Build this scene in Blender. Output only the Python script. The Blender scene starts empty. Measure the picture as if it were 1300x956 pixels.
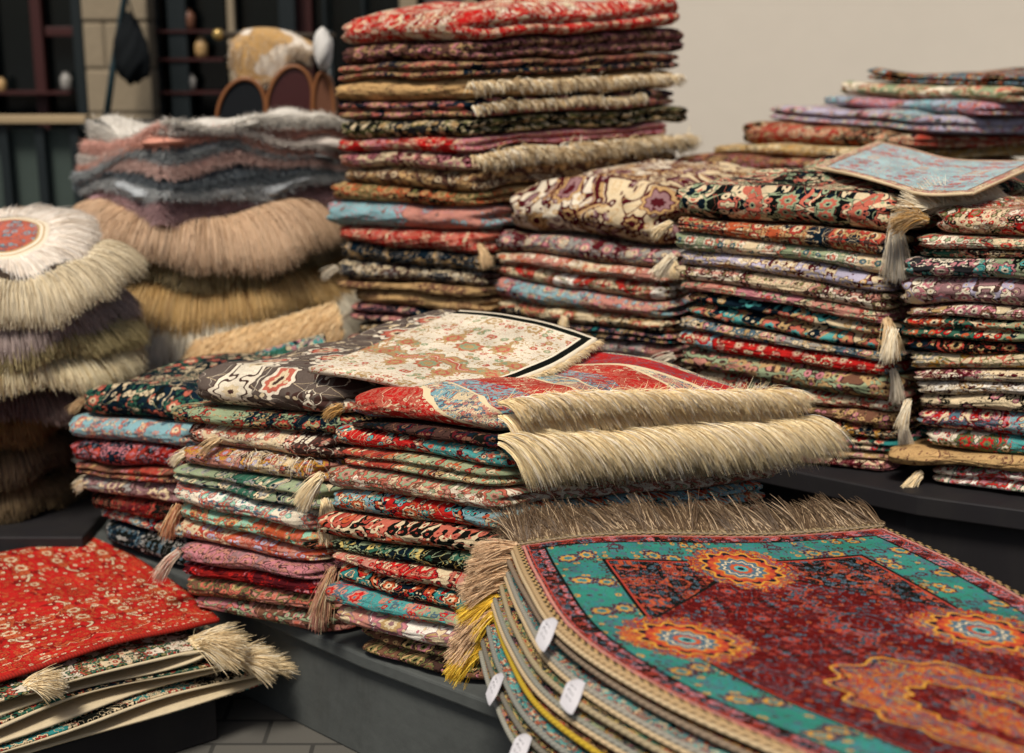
import bpy, math, random
import numpy as np
from mathutils import Vector
# ------------------------------------------------------------------ camera, sky, sun, exposure
scene = bpy.context.scene
PITCH = math.radians(13.94)
CAMZ = 1.6
FPX = 1805.0                      # focal length in pixels of the 1300 px wide photograph
cam_d = bpy.data.cameras.new('camera'); cam = bpy.data.objects.new('camera', cam_d)
scene.collection.objects.link(cam); scene.camera = cam
cam.location = (0, 0, CAMZ); cam.rotation_euler = (math.pi/2 - PITCH, 0, 0)
cam_d.sensor_width = 36; cam_d.lens = FPX/1300*36
cam_d.clip_start = 0.05; cam_d.clip_end = 1000
cam_d.dof.use_dof = True; cam_d.dof.focus_distance = 2.85; cam_d.dof.aperture_fstop = 2.2
world = bpy.data.worlds.new('World'); scene.world = world; world.use_nodes = True
SUN_EL, SUN_AZ = math.radians(58), math.radians(-160)     # azimuth from +Y, clockwise: behind and left of the camera
wn = world.node_tree; bg = wn.nodes['Background']
sky = wn.nodes.new('ShaderNodeTexSky'); sky.sky_type = 'NISHITA'; sky.sun_disc = False
sky.sun_elevation = SUN_EL; sky.sun_rotation = SUN_AZ; sky.air_density = 1.0; sky.dust_density = 4.0; sky.ozone_density = 1.0
wn.links.new(sky.outputs[0], bg.inputs[0]); bg.inputs[1].default_value = 0.070
sl = bpy.data.lights.new('sun', 'SUN'); sun = bpy.data.objects.new('sun', sl); scene.collection.objects.link(sun)
sl.energy = 3.5; sl.angle = math.radians(14); sl.color = (1.0, 0.93, 0.83)
sd = Vector((math.sin(SUN_AZ)*math.cos(SUN_EL), math.cos(SUN_AZ)*math.cos(SUN_EL), math.sin(SUN_EL)))
sun.rotation_euler = sd.to_track_quat('Z', 'Y').to_euler()
vs = scene.view_settings; vs.view_transform = 'Standard'; vs.look = 'None'; vs.gamma = 1; vs.exposure = 0.12; vs.use_curve_mapping = False
try:
    scene.cycles.use_denoising = True; scene.cycles.max_bounces = 9; scene.cycles.diffuse_bounces = 7
except Exception: pass
random.seed(5)
COLL = scene.collection
# ------------------------------------------------------------------ small maths helpers
def ray(px, py):
    a, b = (px-650)/FPX, (478-py)/FPX
    return np.array([a, math.cos(PITCH)+b*math.sin(PITCH), -math.sin(PITCH)+b*math.cos(PITCH)])
def atY(px, py, Y):
    r = ray(px, py); return np.array([0, 0, CAMZ]) + r*(Y/r[1])
def atZ(px, py, z):
    r = ray(px, py); return np.array([0, 0, CAMZ]) + r*((z-CAMZ)/r[2])
def nz(seed, x, y, f=1.0, oct=3):
    """smooth pseudo noise, about -1..1"""
    rs = np.random.RandomState(int(seed*7919) % 2**31); out = 0; tot = 0
    for o in range(oct):
        for k in range(3):
            a = rs.uniform(0, 6.283); ph = rs.uniform(0, 6.283); ff = f*(1.9**o)*rs.uniform(.7, 1.3)
            out = out + np.sin((x*math.cos(a)+y*math.sin(a))*ff*6.283+ph)/(1.7**o); tot += 1/(1.7**o)*.6
    return out/tot
def lin(h):
    h = h.lstrip('#'); v = [int(h[i:i+2], 16)/255 for i in (0, 2, 4)]
    return tuple(c/12.92 if c <= .04045 else ((c+.055)/1.055)**2.4 for c in v) + (1.0,)
COL = {k: lin(v) for k, v in dict(
    red='b4140f', brick='a33a2c', orange='b4502a', salmon='b8604c', pink='b87c6c', rose='b8747a', cream='d2bd98', ivory='ddd0b8',
    white='e6ded0', tan='b08f60', camel='c09a66', brown='6e4a38', cocoa='46302a', maroon='4c1218', black='11130f', navy='10202c',
    ink='0b1a24', teal='2f7f7c', turq='4a9894', seag='30806e', deep='5a0b0a', pale='9ebcbc', sky='7ea6ac', mint='8fbfa4', olive='6c6a40', green='2e5a48', gold='c08a34', grey='8d8a84',
    mauve='8f6c6c', taupe='5e524a', charcoal='2a2a2c', lav='a9a2b4', sage='8e9a78', dred='7c1410', lemon='cdb468', slate='4c6470').items()}
# ------------------------------------------------------------------ node expression helper
class X:
    def __init__(s, nt, sock): s.nt, s.s = nt, sock
    def _m(s, op, *a, clamp=False):
        n = s.nt.nodes.new('ShaderNodeMath'); n.operation = op; n.use_clamp = clamp
        for i, v in enumerate((s,)+a):
            if isinstance(v, X): s.nt.links.new(v.s, n.inputs[i])
            else: n.inputs[i].default_value = v
        return X(s.nt, n.outputs[0])
    def __add__(s, o): return s._m('ADD', o)
    __radd__ = __add__
    def __sub__(s, o): return s._m('SUBTRACT', o)
    def __rsub__(s, o): return (s*-1.0)+o
    def __mul__(s, o): return s._m('MULTIPLY', o)
    __rmul__ = __mul__
    def __truediv__(s, o): return s._m('DIVIDE', o)
    def lt(s, o): return s._m('LESS_THAN', o)
    def gt(s, o): return s._m('GREATER_THAN', o)
    def ab(s): return s._m('ABSOLUTE')
    def sin(s): return s._m('SINE')
    def cos(s): return s._m('COSINE')
    def pp(s, p): return s._m('PINGPONG', p)
    def mn(s, o): return s._m('MINIMUM', o)
    def mx(s, o): return s._m('MAXIMUM', o)
    def at2(s, o): return s._m('ARCTAN2', o)
    def sq(s): return s._m('SQRT')
    def frac(s): return s._m('FRACT')
    def near(s, c, w): return (s-c).ab().lt(w)
def vec(nt, x, y, z=0.0):
    n = nt.nodes.new('ShaderNodeCombineXYZ')
    for i, v in enumerate((x, y, z)):
        if isinstance(v, X): nt.links.new(v.s, n.inputs[i])
        else: n.inputs[i].default_value = v
    return X(nt, n.outputs[0])
def sep(nt, v):
    n = nt.nodes.new('ShaderNodeSeparateXYZ'); nt.links.new(v.s, n.inputs[0]); return [X(nt, o) for o in n.outputs]
def mixc(nt, f, a, b):
    n = nt.nodes.new('ShaderNodeMix'); n.data_type = 'RGBA'
    for i, v in ((0, f), (6, a), (7, b)):
        if isinstance(v, X): nt.links.new(v.s, n.inputs[i])
        else: n.inputs[i].default_value = v
    return X(nt, n.outputs[2])
def noise(nt, v, scale, detail=2.0, dist=0.0, rough=.5):
    n = nt.nodes.new('ShaderNodeTexNoise'); nt.links.new(v.s, n.inputs['Vector'])
    n.inputs['Scale'].default_value = scale; n.inputs['Detail'].default_value = detail
    n.inputs['Distortion'].default_value = dist; n.inputs['Roughness'].default_value = rough
    return X(nt, n.outputs['Fac'] if 'Fac' in n.outputs else n.outputs[0])
def voro(nt, v, scale, rnd=.8):
    n = nt.nodes.new('ShaderNodeTexVoronoi'); n.voronoi_dimensions = '2D'; nt.links.new(v.s, n.inputs['Vector'])
    if isinstance(scale, X): nt.links.new(scale.s, n.inputs['Scale'])
    else: n.inputs['Scale'].default_value = scale
    n.inputs['Randomness'].default_value = rnd
    return X(nt, n.outputs['Distance']), X(nt, n.outputs['Color']), X(nt, n.outputs['Position'])
# ------------------------------------------------------------------ the woven ornament, one shared node group
def make_group():
    g = bpy.data.node_groups.new('woven_ornament', 'ShaderNodeTree'); I = g.interface
    I.new_socket('UV', in_out='INPUT', socket_type='NodeSocketVector')
    for nm in ('Scale', 'Seed', 'Zone', 'ZoneFrac', 'Vine', 'Leaf', 'Rosette', 'Blob'):
        I.new_socket(nm, in_out='INPUT', socket_type='NodeSocketFloat')
    for nm in ('FieldA', 'FieldB', 'Dark', 'C1', 'C2', 'C3'):
        I.new_socket(nm, in_out='INPUT', socket_type='NodeSocketColor')
    I.new_socket('Color', in_out='OUTPUT', socket_type='NodeSocketColor')
    gi = g.nodes.new('NodeGroupInput'); go = g.nodes.new('NodeGroupOutput')
    i = {o.name: X(g, o) for o in gi.outputs}
    x0, y0, _ = sep(g, i['UV'])
    w = noise(g, vec(g, x0, y0, i['Seed']), 9.0, 1.0)
    w2 = noise(g, vec(g, y0+3.1, x0, i['Seed']), 9.0, 1.0)
    x = (x0 + (w-.5)*.022)*i['Scale'] + i['Seed']*.731
    y = (y0 + (w2-.5)*.022)*i['Scale'] + i['Seed']*.377
    mx = x.pp(.17); my = y.pp(.13)
    wj = noise(g, vec(g, x0, y0, i['Seed']+11.0), 120.0, 1.0)*(i['Scale']*.0016)
    q = vec(g, mx + wj + i['Seed']*3.3, my - wj + i['Seed']*1.7, i['Seed'])
    zv = (x + (my*75.0).sin()*.014 + (my*190.0).sin()*.004).pp(i['Zone'])
    thr = i['Zone']*i['ZoneFrac']
    c = mixc(g, zv.lt(thr), i['FieldA'], i['FieldB'])
    c = mixc(g, (zv-thr).near(0.0045, .0035), c, i['C1'])
    c = mixc(g, (zv-thr).near(-0.002, .002), c, i['Dark'])
    c = mixc(g, (zv-thr).near(0.018, .0018), c, i['C2'])
    gs = (zv-thr-.0115).near(0.0, .0042)
    c = mixc(g, gs, c, mixc(g, (my*520.0).sin().gt(.1), i['Dark'], i['C3'])); c = mixc(g, (zv-thr-.0115).ab().near(.0048, .0008), c, i['C1'])
    n2 = noise(g, q, 17.0, 1.0, .6)
    t2 = 1.0 - i['Blob']
    c = mixc(g, n2.gt(t2-.03), c, i['Dark']); c = mixc(g, n2.gt(t2), c, i['C2']); c = mixc(g, n2.gt(t2+.045), c, i['C1'])
    c = mixc(g, n2.gt(t2+.07), c, i['C3'])
    n1 = noise(g, q, 26.0, 0.0, .9)
    c = mixc(g, (n1-.5).near(0.0, i['Vine']*1.7), c, i['Dark'])
    c = mixc(g, (n1-.5).near(0.0, i['Vine']), c, i['C3'])
    n3 = noise(g, vec(g, mx+7.0, my, i['Seed']+4.0), 34.0, 0.0, 1.2)
    c = mixc(g, (n3-.52).near(0.0, i['Vine']*.8), c, i['C1'])
    calm = noise(g, vec(g, x0, y0, i['Seed']+8.0), 8.0, 0.0)
    busy = (calm.gt(.43))
    # small leaves and buds
    d, cc, _ = voro(g, q, 62.0, 1.0); r_, g_, b_ = sep(g, cc)
    on = r_.lt(i['Leaf']*(busy*.5+.5))
    lc = mixc(g, g_.gt(.28), i['C1'], i['C2']); lc = mixc(g, g_.gt(.55), lc, i['C3']); lc = mixc(g, g_.gt(.8), lc, i['Dark']); lc = mixc(g, g_.gt(.9), lc, i['FieldB'])
    sz = b_*.16+.26
    c = mixc(g, (d-sz).near(.04, .04)*on*g_.gt(.3), c, i['Dark']); c = mixc(g, d.lt(sz)*on, c, lc)
    c = mixc(g, d.lt(.13)*on, c, i['FieldA']); c = mixc(g, d.lt(.055)*on, c, i['Dark'])
    # rosettes with petals, of several sizes
    d, cc, pos = voro(g, q, 20.0, .9); r_, g_, b_ = sep(g, cc)
    qx, qy, _ = sep(g, q); px_, py_, _ = sep(g, pos)
    ang = (qy-py_).at2(qx-px_)
    rr = (d+(noise(g, q, 130.0, 1.0)-.5)*.07)/(1.0+(ang*8.0).cos()*.13)/(b_*.5+.62)
    on = g_.lt(i['Rosette'])
    c = mixc(g, rr.lt(.40)*on, c, i['Dark']); c = mixc(g, rr.lt(.37)*on, c, mixc(g, r_.gt(.5), i['C1'], i['C3']))
    c = mixc(g, rr.lt(.27)*on, c, mixc(g, r_.gt(.45), i['C2'], i['C1'])); c = mixc(g, rr.lt(.27)*on*r_.gt(.75), c, i['FieldB'])
    c = mixc(g, rr.near(.27, .018)*on*b_.gt(.4), c, i['Dark']); c = mixc(g, rr.lt(.14)*on, c, i['C3']); c = mixc(g, rr.lt(.06)*on, c, i['Dark'])
    # tiny filling dots
    d, cc, _ = voro(g, q, 150.0, 1.0); r_, g_, b_ = sep(g, cc)
    c = mixc(g, d.lt(.34)*r_.lt(.16)*busy, c, mixc(g, g_.gt(.4), i['C1'], i['C3'])); c = mixc(g, d.lt(.34)*r_.gt(.93), c, i['Dark'])
    # woven yarn variation, faded patches
    f1 = noise(g, vec(g, x0, y0, 1.0), 420.0, 2.0); f2 = noise(g, vec(g, x0, y0, i['Seed']+2.0), 14.0, 3.0)
    v = (f1-.5)*.9 + (f2-.5)*.8 + .86
    n = g.nodes.new('ShaderNodeVectorMath'); n.operation = 'SCALE'; g.links.new(c.s, n.inputs[0]); g.links.new(v.s, n.inputs['Scale'])
    hs = g.nodes.new('ShaderNodeHueSaturation'); hs.inputs['Saturation'].default_value = .98; g.links.new(n.outputs[0], hs.inputs['Color']); g.links.new(hs.outputs[0], go.inputs[0])
    return g
GRP = make_group()
def new_mat(name, rough=.9, spec=.15, sheen=0.0):
    m = bpy.data.materials.new(name); m.use_nodes = True; nt = m.node_tree; b = nt.nodes['Principled BSDF']
    b.inputs['Roughness'].default_value = rough; b.inputs['Specular IOR Level'].default_value = spec
    if sheen: b.inputs['Sheen Weight'].default_value = sheen; b.inputs['Sheen Roughness'].default_value = .6
    return m, nt, b
def weave_bump(nt, b, uv, strength=.5):
    n1 = noise(nt, uv, 260.0, 2.0); n2 = noise(nt, uv, 28.0, 2.0, .5)
    h = n1*.0016 + n2*.010
    bp = nt.nodes.new('ShaderNodeBump'); bp.inputs['Strength'].default_value = strength; bp.inputs['Distance'].default_value = 1.0
    nt.links.new(h.s, bp.inputs['Height']); nt.links.new(bp.outputs[0], b.inputs['Normal'])
def uvx(nt):
    n = nt.nodes.new('ShaderNodeTexCoord'); return X(nt, n.outputs['UV'])
def ornament(nt, uv, pal, seed, scale=1.0, zone=.16, zf=.5, vine=.011, leaf=.72, ros=.55, blob=.36):
    n = nt.nodes.new('ShaderNodeGroup'); n.node_tree = GRP; nt.links.new(uv.s, n.inputs['UV'])
    for k, v in (('Scale', scale), ('Seed', seed), ('Zone', zone), ('ZoneFrac', zf), ('Vine', vine), ('Leaf', leaf), ('Rosette', ros), ('Blob', blob)):
        n.inputs[k].default_value = v
    cs = [COL[c] for c in pal.split()]
    for k, c in zip(('FieldA', 'FieldB', 'Dark', 'C1', 'C2', 'C3'), cs): n.inputs[k].default_value = c
    return X(nt, n.outputs[0])
_seed = [1.0]
def rug_mat(pal, **kw):
    _seed[0] += 1.37
    m, nt, b = new_mat('woven_wool', .95, .04)
    uv = uvx(nt); c = ornament(nt, uv, pal, _seed[0] % 61, **kw); nt.links.new(c.s, b.inputs['Base Color'])
    weave_bump(nt, b, uv); return m
_fm = {}
def fibre_mat(a, b_, c_=None, rough=.55, name='fibre'):
    """strand colours: UV.x is random per strand, UV.y runs along it"""
    k = (a, b_, c_, rough)
    if k in _fm: return _fm[k]
    m, nt, b = new_mat(name, rough, .35)
    x, y, _ = sep(nt, uvx(nt)); c = mixc(nt, x, COL[a] if isinstance(a, str) else a, COL[b_] if isinstance(b_, str) else b_)
    if c_: c = mixc(nt, x.gt(.86), c, COL[c_] if isinstance(c_, str) else c_)
    nt.links.new(c.s, b.inputs['Base Color']); _fm[k] = m; return m
def plain(name, col, rough=.8, spec=.3, var=.25, scale=6.0, metal=0.0, bump=0.0):
    m, nt, b = new_mat(name, rough, spec); b.inputs['Metallic'].default_value = metal
    tc = nt.nodes.new('ShaderNodeTexCoord'); o = X(nt, tc.outputs['Object'])
    c = COL[col] if isinstance(col, str) and col in COL else lin(col)
    n = noise(nt, o, scale, 5.0, .3); n2 = noise(nt, o, scale*11, 3.0)
    lo = tuple(v*(1-var) for v in c[:3])+(1,); hi = tuple(min(1, v*(1+var)) for v in c[:3])+(1,)
    nt.links.new(mixc(nt, n*.7+n2*.3, lo, hi).s, b.inputs['Base Color'])
    if bump:
        bp = nt.nodes.new('ShaderNodeBump'); bp.inputs['Distance'].default_value = bump; bp.inputs['Strength'].default_value = .6
        nt.links.new((n*.6+n2*.4).s, bp.inputs['Height']); nt.links.new(bp.outputs[0], b.inputs['Normal'])
    return m
# ------------------------------------------------------------------ mesh helpers
def mesh_np(name, V, F, mat, UV=None, smooth=True):
    """V (n,3), F (m,k) faces all of one size, UV per vertex (n,2)"""
    me = bpy.data.meshes.new(name); V = np.asarray(V, dtype=np.float32); F = np.asarray(F, dtype=np.int32)
    me.vertices.add(len(V)); me.vertices.foreach_set('co', V.ravel())
    m, k = F.shape; me.loops.add(m*k); me.loops.foreach_set('vertex_index', F.ravel())
    me.polygons.add(m); me.polygons.foreach_set('loop_start', np.arange(0, m*k, k, dtype=np.int32))
    try: me.polygons.foreach_set('loop_total', np.full(m, k, dtype=np.int32))
    except Exception: pass
    me.polygons.foreach_set('use_smooth', np.full(m, smooth))
    if UV is not None:
        ul = me.uv_layers.new(name='UVMap'); ul.data.foreach_set('uv', np.asarray(UV, dtype=np.float32)[F.ravel()].ravel())
    me.update(calc_edges=True); me.validate(); me.materials.append(mat); return me
def ob(name, me, origin=(0, 0, 0), parent=None):
    o = bpy.data.objects.new(name, me); COLL.objects.link(o)
    if parent is not None: o.parent = parent; origin = parent['_o']
    else: o.location = origin
    if me:
        n = len(me.vertices); c = np.empty(n*3, dtype=np.float32); me.vertices.foreach_get('co', c)
        c = c.reshape(-1, 3) - np.array(origin, dtype=np.float32); me.vertices.foreach_set('co', c.ravel()); me.update()
    return o
def root(name, origin):
    o = bpy.data.objects.new(name, None); COLL.objects.link(o); o.location = origin; o.empty_display_size = .05
    o['_o'] = [float(v) for v in origin]; return o
def tag(o, label, cat, group=None, kind=None):
    if label: o['label'] = label
    if cat: o['category'] = cat
    if group: o['group'] = group
    if kind: o['kind'] = kind
    return o
def sub(p, name, me): return ob(name, me, parent=p)
class MB:
    def __init__(s): s.v = []; s.f = []; s.uv = []
    def add(s, v, f):
        b = len(s.v); s.v += [tuple(a) for a in v]; s.f += [tuple(i+b for i in a) for a in f]
    def box(s, x0, x1, y0, y1, z0, z1):
        s.add([(x0,y0,z0),(x1,y0,z0),(x1,y1,z0),(x0,y1,z0),(x0,y0,z1),(x1,y0,z1),(x1,y1,z1),(x0,y1,z1)],
              [(3,2,1,0),(4,5,6,7),(0,1,5,4),(1,2,6,5),(2,3,7,6),(3,0,4,7)])
    def prism(s, pts, z0, z1):
        n = len(pts); s.add([(p[0],p[1],z0) for p in pts]+[(p[0],p[1],z1) for p in pts],
              [tuple(range(n-1,-1,-1)), tuple(range(n,2*n))]+[(i,(i+1)%n,n+(i+1)%n,n+i) for i in range(n)])
    def tube(s, pts, rad, n=10, cap=True):
        pts = [Vector(p) for p in pts]; rad = rad if isinstance(rad, (list, tuple)) else [rad]*len(pts); rings = []
        for i, p in enumerate(pts):
            t = (pts[min(i+1, len(pts)-1)]-pts[max(i-1, 0)]).normalized(); u = t.orthogonal().normalized()
            if i and abs(pu.dot(t)) < .99: u = (pu-t*pu.dot(t)).normalized()
            pu = u; w = t.cross(u)
            rings.append([p+(u*math.cos(a)+w*math.sin(a))*rad[i] for a in [6.28318*k/n for k in range(n)]])
        v = [q for r in rings for q in r]; f = [(i*n+k, i*n+(k+1)%n, (i+1)*n+(k+1)%n, (i+1)*n+k) for i in range(len(pts)-1) for k in range(n)]
        if cap: f += [tuple(range(n-1,-1,-1)), tuple(range((len(pts)-1)*n, len(pts)*n))]
        s.add(v, f)
    def build(s, name, mat, smooth=False, bevel=0.0, parent=None, origin=(0,0,0)):
        me = bpy.data.meshes.new(name); me.from_pydata(s.v, [], s.f); me.materials.append(mat)
        for p in me.polygons: p.use_smooth = smooth
        o = ob(name, me, origin, parent)
        if bevel:
            md = o.modifiers.new('bevel', 'BEVEL'); md.width = bevel; md.segments = 2; md.limit_method = 'ANGLE'
        return o
def bil(a, b, c, d, u, v): return a*(1-u)*(1-v)+b*u*(1-v)+c*u*v+d*(1-u)*v
def slab(L, C, R, zt, zb, seed, mat, dB=0.0, lobesA=1, lobesB=2, lob_c=1, nu=56, nv=44, K=14, rc=.022, wob=.006, rr=.62, flat=2.2, crown=0.0, ztf=None, zbf=None, wr=1.0, name='folded_rug'):
    """one folded rug: edge A runs L>C (the fold that faces left), edge B runs C>R. zt / zb are heights at L, C, R."""
    L, C, R = [np.array(p[:2], float) for p in (L, C, R)]; B = L+R-C
    la, lb = np.linalg.norm(C-L), np.linalg.norm(R-C); ea = (C-L)/la; eb = (R-C)/lb
    ztm = list(zt)+[zt[0]+zt[2]-zt[1]+dB]; zbm = list(zb)+[zb[0]+zb[2]-zb[1]+dB*.6]
    th = np.mean(np.array(ztm)-np.array(zbm)); r = th*rr
    def height(zz, X_, Y_, f):      # corners: L(0,0) C(1,0) R(1,1) B(0,1)
        u, v = np.clip(X_/la, 0, 1), np.clip(Y_/lb, 0, 1); h = bil(zz[0], zz[1], zz[2], zz[3], u, v)
        return h + (f(X_, Y_) if f is not None else 0)
    xs = np.linspace(r, la-r, nu+1); ys = np.linspace(r, lb-r, nv+1)
    GX, GY = np.meshgrid(xs, ys, indexing='ij')
    def rnd(X_, Y_, rc_):
        cx = np.clip(X_, r+rc_, la-r-rc_); cy = np.clip(Y_, r+rc_, lb-r-rc_); dx, dy = X_-cx, Y_-cy
        m = np.maximum(np.abs(dx), np.abs(dy)); l = np.hypot(dx, dy)+1e-9; k = np.where((np.abs(dx) > 1e-9) & (np.abs(dy) > 1e-9), m/l, 1)
        return cx+dx*k, cy+dy*k, dx/l, dy/l
    PX, PY, _, _ = rnd(GX, GY, rc)
    def world(X_, Y_, Z_): return np.stack([L[0]+ea[0]*X_+eb[0]*Y_, L[1]+ea[1]*X_+eb[1]*Y_, Z_], -1)
    # perimeter indices of the grid
    idx = [(i, 0) for i in range(nu)]+[(nu, j) for j in range(nv)]+[(i, nv) for i in range(nu, 0, -1)]+[(0, j) for j in range(nv, 0, -1)]
    I_ = np.array([a for a, _ in idx]); J_ = np.array([b for _, b in idx]); P = len(idx)
    bx, by = PX[I_, J_], PY[I_, J_]
    gx, gy = GX[I_, J_], GY[I_, J_]
    _, _, nx, ny = rnd(gx, gy, rc)
    ox = np.where(I_ == nu, 1., np.where(I_ == 0, -1., 0)); oy = np.where(J_ == nv, 1., np.where(J_ == 0, -1., 0))
    corner = (np.hypot(nx, ny) > .5)
    nx = np.where(corner, nx, ox); ny = np.where(corner, ny, oy); ln = np.hypot(nx, ny)+1e-9; nx /= ln; ny /= ln
    wt = (np.abs(nx)/(np.abs(nx)+np.abs(ny)+1e-9)); wt = wt*wt*(3-2*wt)      # 1 on the B sides
    s_ = np.cumsum(np.hypot(np.diff(bx, prepend=bx[0]), np.diff(by, prepend=by[0])))
    wobv = wob*nz(seed+.3, bx, by, 3.5, 2)*wr
    w = np.linspace(0, 1, K+2)[1:-1]
    def lobe(w, n, p=flat):
        t = (w*n) % 1.0 if n > 1 else w
        return 1-np.abs(2*t-1)**p
    side = []
    sx, sy = [], []
    zt_b = height(ztm, bx, by, ztf); zb_b = height(zbm, bx, by, zbf); thb = np.maximum(zt_b-zb_b, .005)
    for k, ww in enumerate(w):
        o1 = lobe(ww, lobesA)*r*.98; o2 = r*(.25+.75*lobe(ww, lobesB, 2.6)) if lobesB > 1 else lobe(ww, 1)*r
        off = (o1*(1-wt)+o2*wt)*(thb/th)**.5 + wobv*math.sin(math.pi*ww)**.6 + .0028*nz(seed+k*.01, bx*3+ww*4, by*3, 4, 2)*wr + .0022*nz(seed+.5, bx*8+ww*3, by*8, 2.2, 2)*wr
        if lobesB > 1: off = off - wt*.010*(.5+.5*nz(seed+9, np.full_like(bx, ww*2.2), bx*.3, 1, 1))
        side.append(world(bx+nx*off, by+ny*off, zt_b-ww*thb)); d_ = (ww if ww < .5 else ww)*th*1.35
        sx.append(bx+nx*(d_)); sy.append(by+ny*(d_))
    ztg = height(ztm, PX, PY, ztf)
    if crown:
        u, v = PX/la, PY/lb; ztg = ztg+crown*(16*u*(1-u)*v*(1-v))**.5
    top = world(PX, PY, ztg); zbg = height(zbm, PX, PY, zbf); bot = world(PX, PY, np.minimum(zbg, ztg-.002))
    nT = (nu+1)*(nv+1)
    V = np.concatenate([top.reshape(-1, 3)]+side+[bot.reshape(-1, 3)])
    UV = np.concatenate([np.stack([PX, PY], -1).reshape(-1, 2)]+[np.stack([a, b], -1) for a, b in zip(sx, sy)]+[np.stack([PX, PY], -1).reshape(-1, 2)])
    g = lambda i, j: i*(nv+1)+j
    F = []
    ii, jj = np.meshgrid(np.arange(nu), np.arange(nv), indexing='ij'); ii, jj = ii.ravel(), jj.ravel()
    q = np.stack([g(ii, jj), g(ii+1, jj), g(ii+1, jj+1), g(ii, jj+1)], -1); F.append(q)
    offb = nT+K*P; F.append(q[:, ::-1]+offb)
    ring = [g(I_, J_)]+[nT+k*P+np.arange(P) for k in range(K)]+[g(I_, J_)+offb]
    for a, b in zip(ring[:-1], ring[1:]):
        F.append(np.stack([a, b, np.roll(b, -1), np.roll(a, -1)], -1))
    F = np.concatenate(F)
    if (ea[0]*eb[1]-ea[1]*eb[0]) < 0: F = F[:, ::-1]
    me = mesh_np(name, V, F, mat, UV)
    return me, dict(ea=ea, eb=eb, la=la, lb=lb, L=L, r=r, world=world, top=lambda X_, Y_: height(ztm, X_, Y_, ztf), bot=lambda X_, Y_: height(zbm, X_, Y_, zbf))
def strands(name, P0, D, length, rad, mat, seed=1, grav=.5, seg=4, jit=.25, clump=0, curl=.1, taper=.35, floor=None, lenvar=.2):
    """P0 (n,3) roots, D (n,3) start directions; thin tapered three-sided fibres"""
    rs = np.random.RandomState(seed); n = len(P0); P0 = np.asarray(P0, float); D = np.asarray(D, float)
    D = D/ (np.linalg.norm(D, axis=1, keepdims=True)+1e-9)
    if clump:
        ci = rs.randint(0, max(2, n//clump), n) if False else (np.arange(n)//clump)
        cj = rs.normal(0, 1, (ci.max()+1, 3)); D = D+cj[ci]*jit*.8; D = D+rs.normal(0, 1, (n, 3))*jit*.35
    else: D = D+rs.normal(0, 1, (n, 3))*jit
    D = D/(np.linalg.norm(D, axis=1, keepdims=True)+1e-9)
    ln = np.asarray(length)*(1+rs.uniform(-lenvar, lenvar*.6, n)); side = rs.normal(0, 1, (n, 3)); side /= np.linalg.norm(side, axis=1, keepdims=True)
    t = np.linspace(0, 1, seg+1); rads = rad*(1-(1-taper)*t**1.5); pts = []
    p = P0.copy(); d = D.copy()
    for i in range(seg+1):
        pts.append(p.copy())
        d = d+np.array([0, 0, -1.0])*grav*1.6/seg+side*curl*(2*math.pi/seg)*math.cos(i*1.9)*.5
        d /= np.linalg.norm(d, axis=1, keepdims=True)
        p = p+d*(ln/seg)[:, None]
        if floor is not None: p[:, 2] = np.maximum(p[:, 2], floor)
    a1 = np.cross(D, side); a1 /= np.linalg.norm(a1, axis=1, keepdims=True)+1e-9; a2 = np.cross(D, a1)
    V = np.empty((n, seg+1, 3, 3)); UV = np.empty((n, seg+1, 3, 2)); rv = rs.uniform(0, 1, n)
    for i in range(seg+1):
        for k in range(3):
            an = k*2.0944; V[:, i, k] = pts[i]+(a1*math.cos(an)+a2*math.sin(an))*rads[i]
            UV[:, i, k, 0] = rv; UV[:, i, k, 1] = t[i]
    b = (np.arange(n)*(seg+1)*3)[:, None]; F = []
    for i in range(seg):
        for k in range(3):
            k2 = (k+1) % 3; F.append(np.stack([b[:, 0]+i*3+k, b[:, 0]+i*3+k2, b[:, 0]+(i+1)*3+k2, b[:, 0]+(i+1)*3+k], -1))
    return mesh_np(name, V.reshape(-1, 3), np.concatenate(F), mat, UV.reshape(-1, 2))
ORD = ['topmost', 'second', 'third', 'fourth', 'fifth', 'sixth', 'seventh', 'eighth', 'ninth', 'tenth', 'eleventh', 'twelfth', 'thirteenth',
       'fourteenth', 'fifteenth', 'sixteenth', 'seventeenth', 'eighteenth', 'nineteenth', 'twentieth', 'twenty-first']
def listify(x, n): return list(x) if isinstance(x, (list, tuple)) else [x]*n
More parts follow.
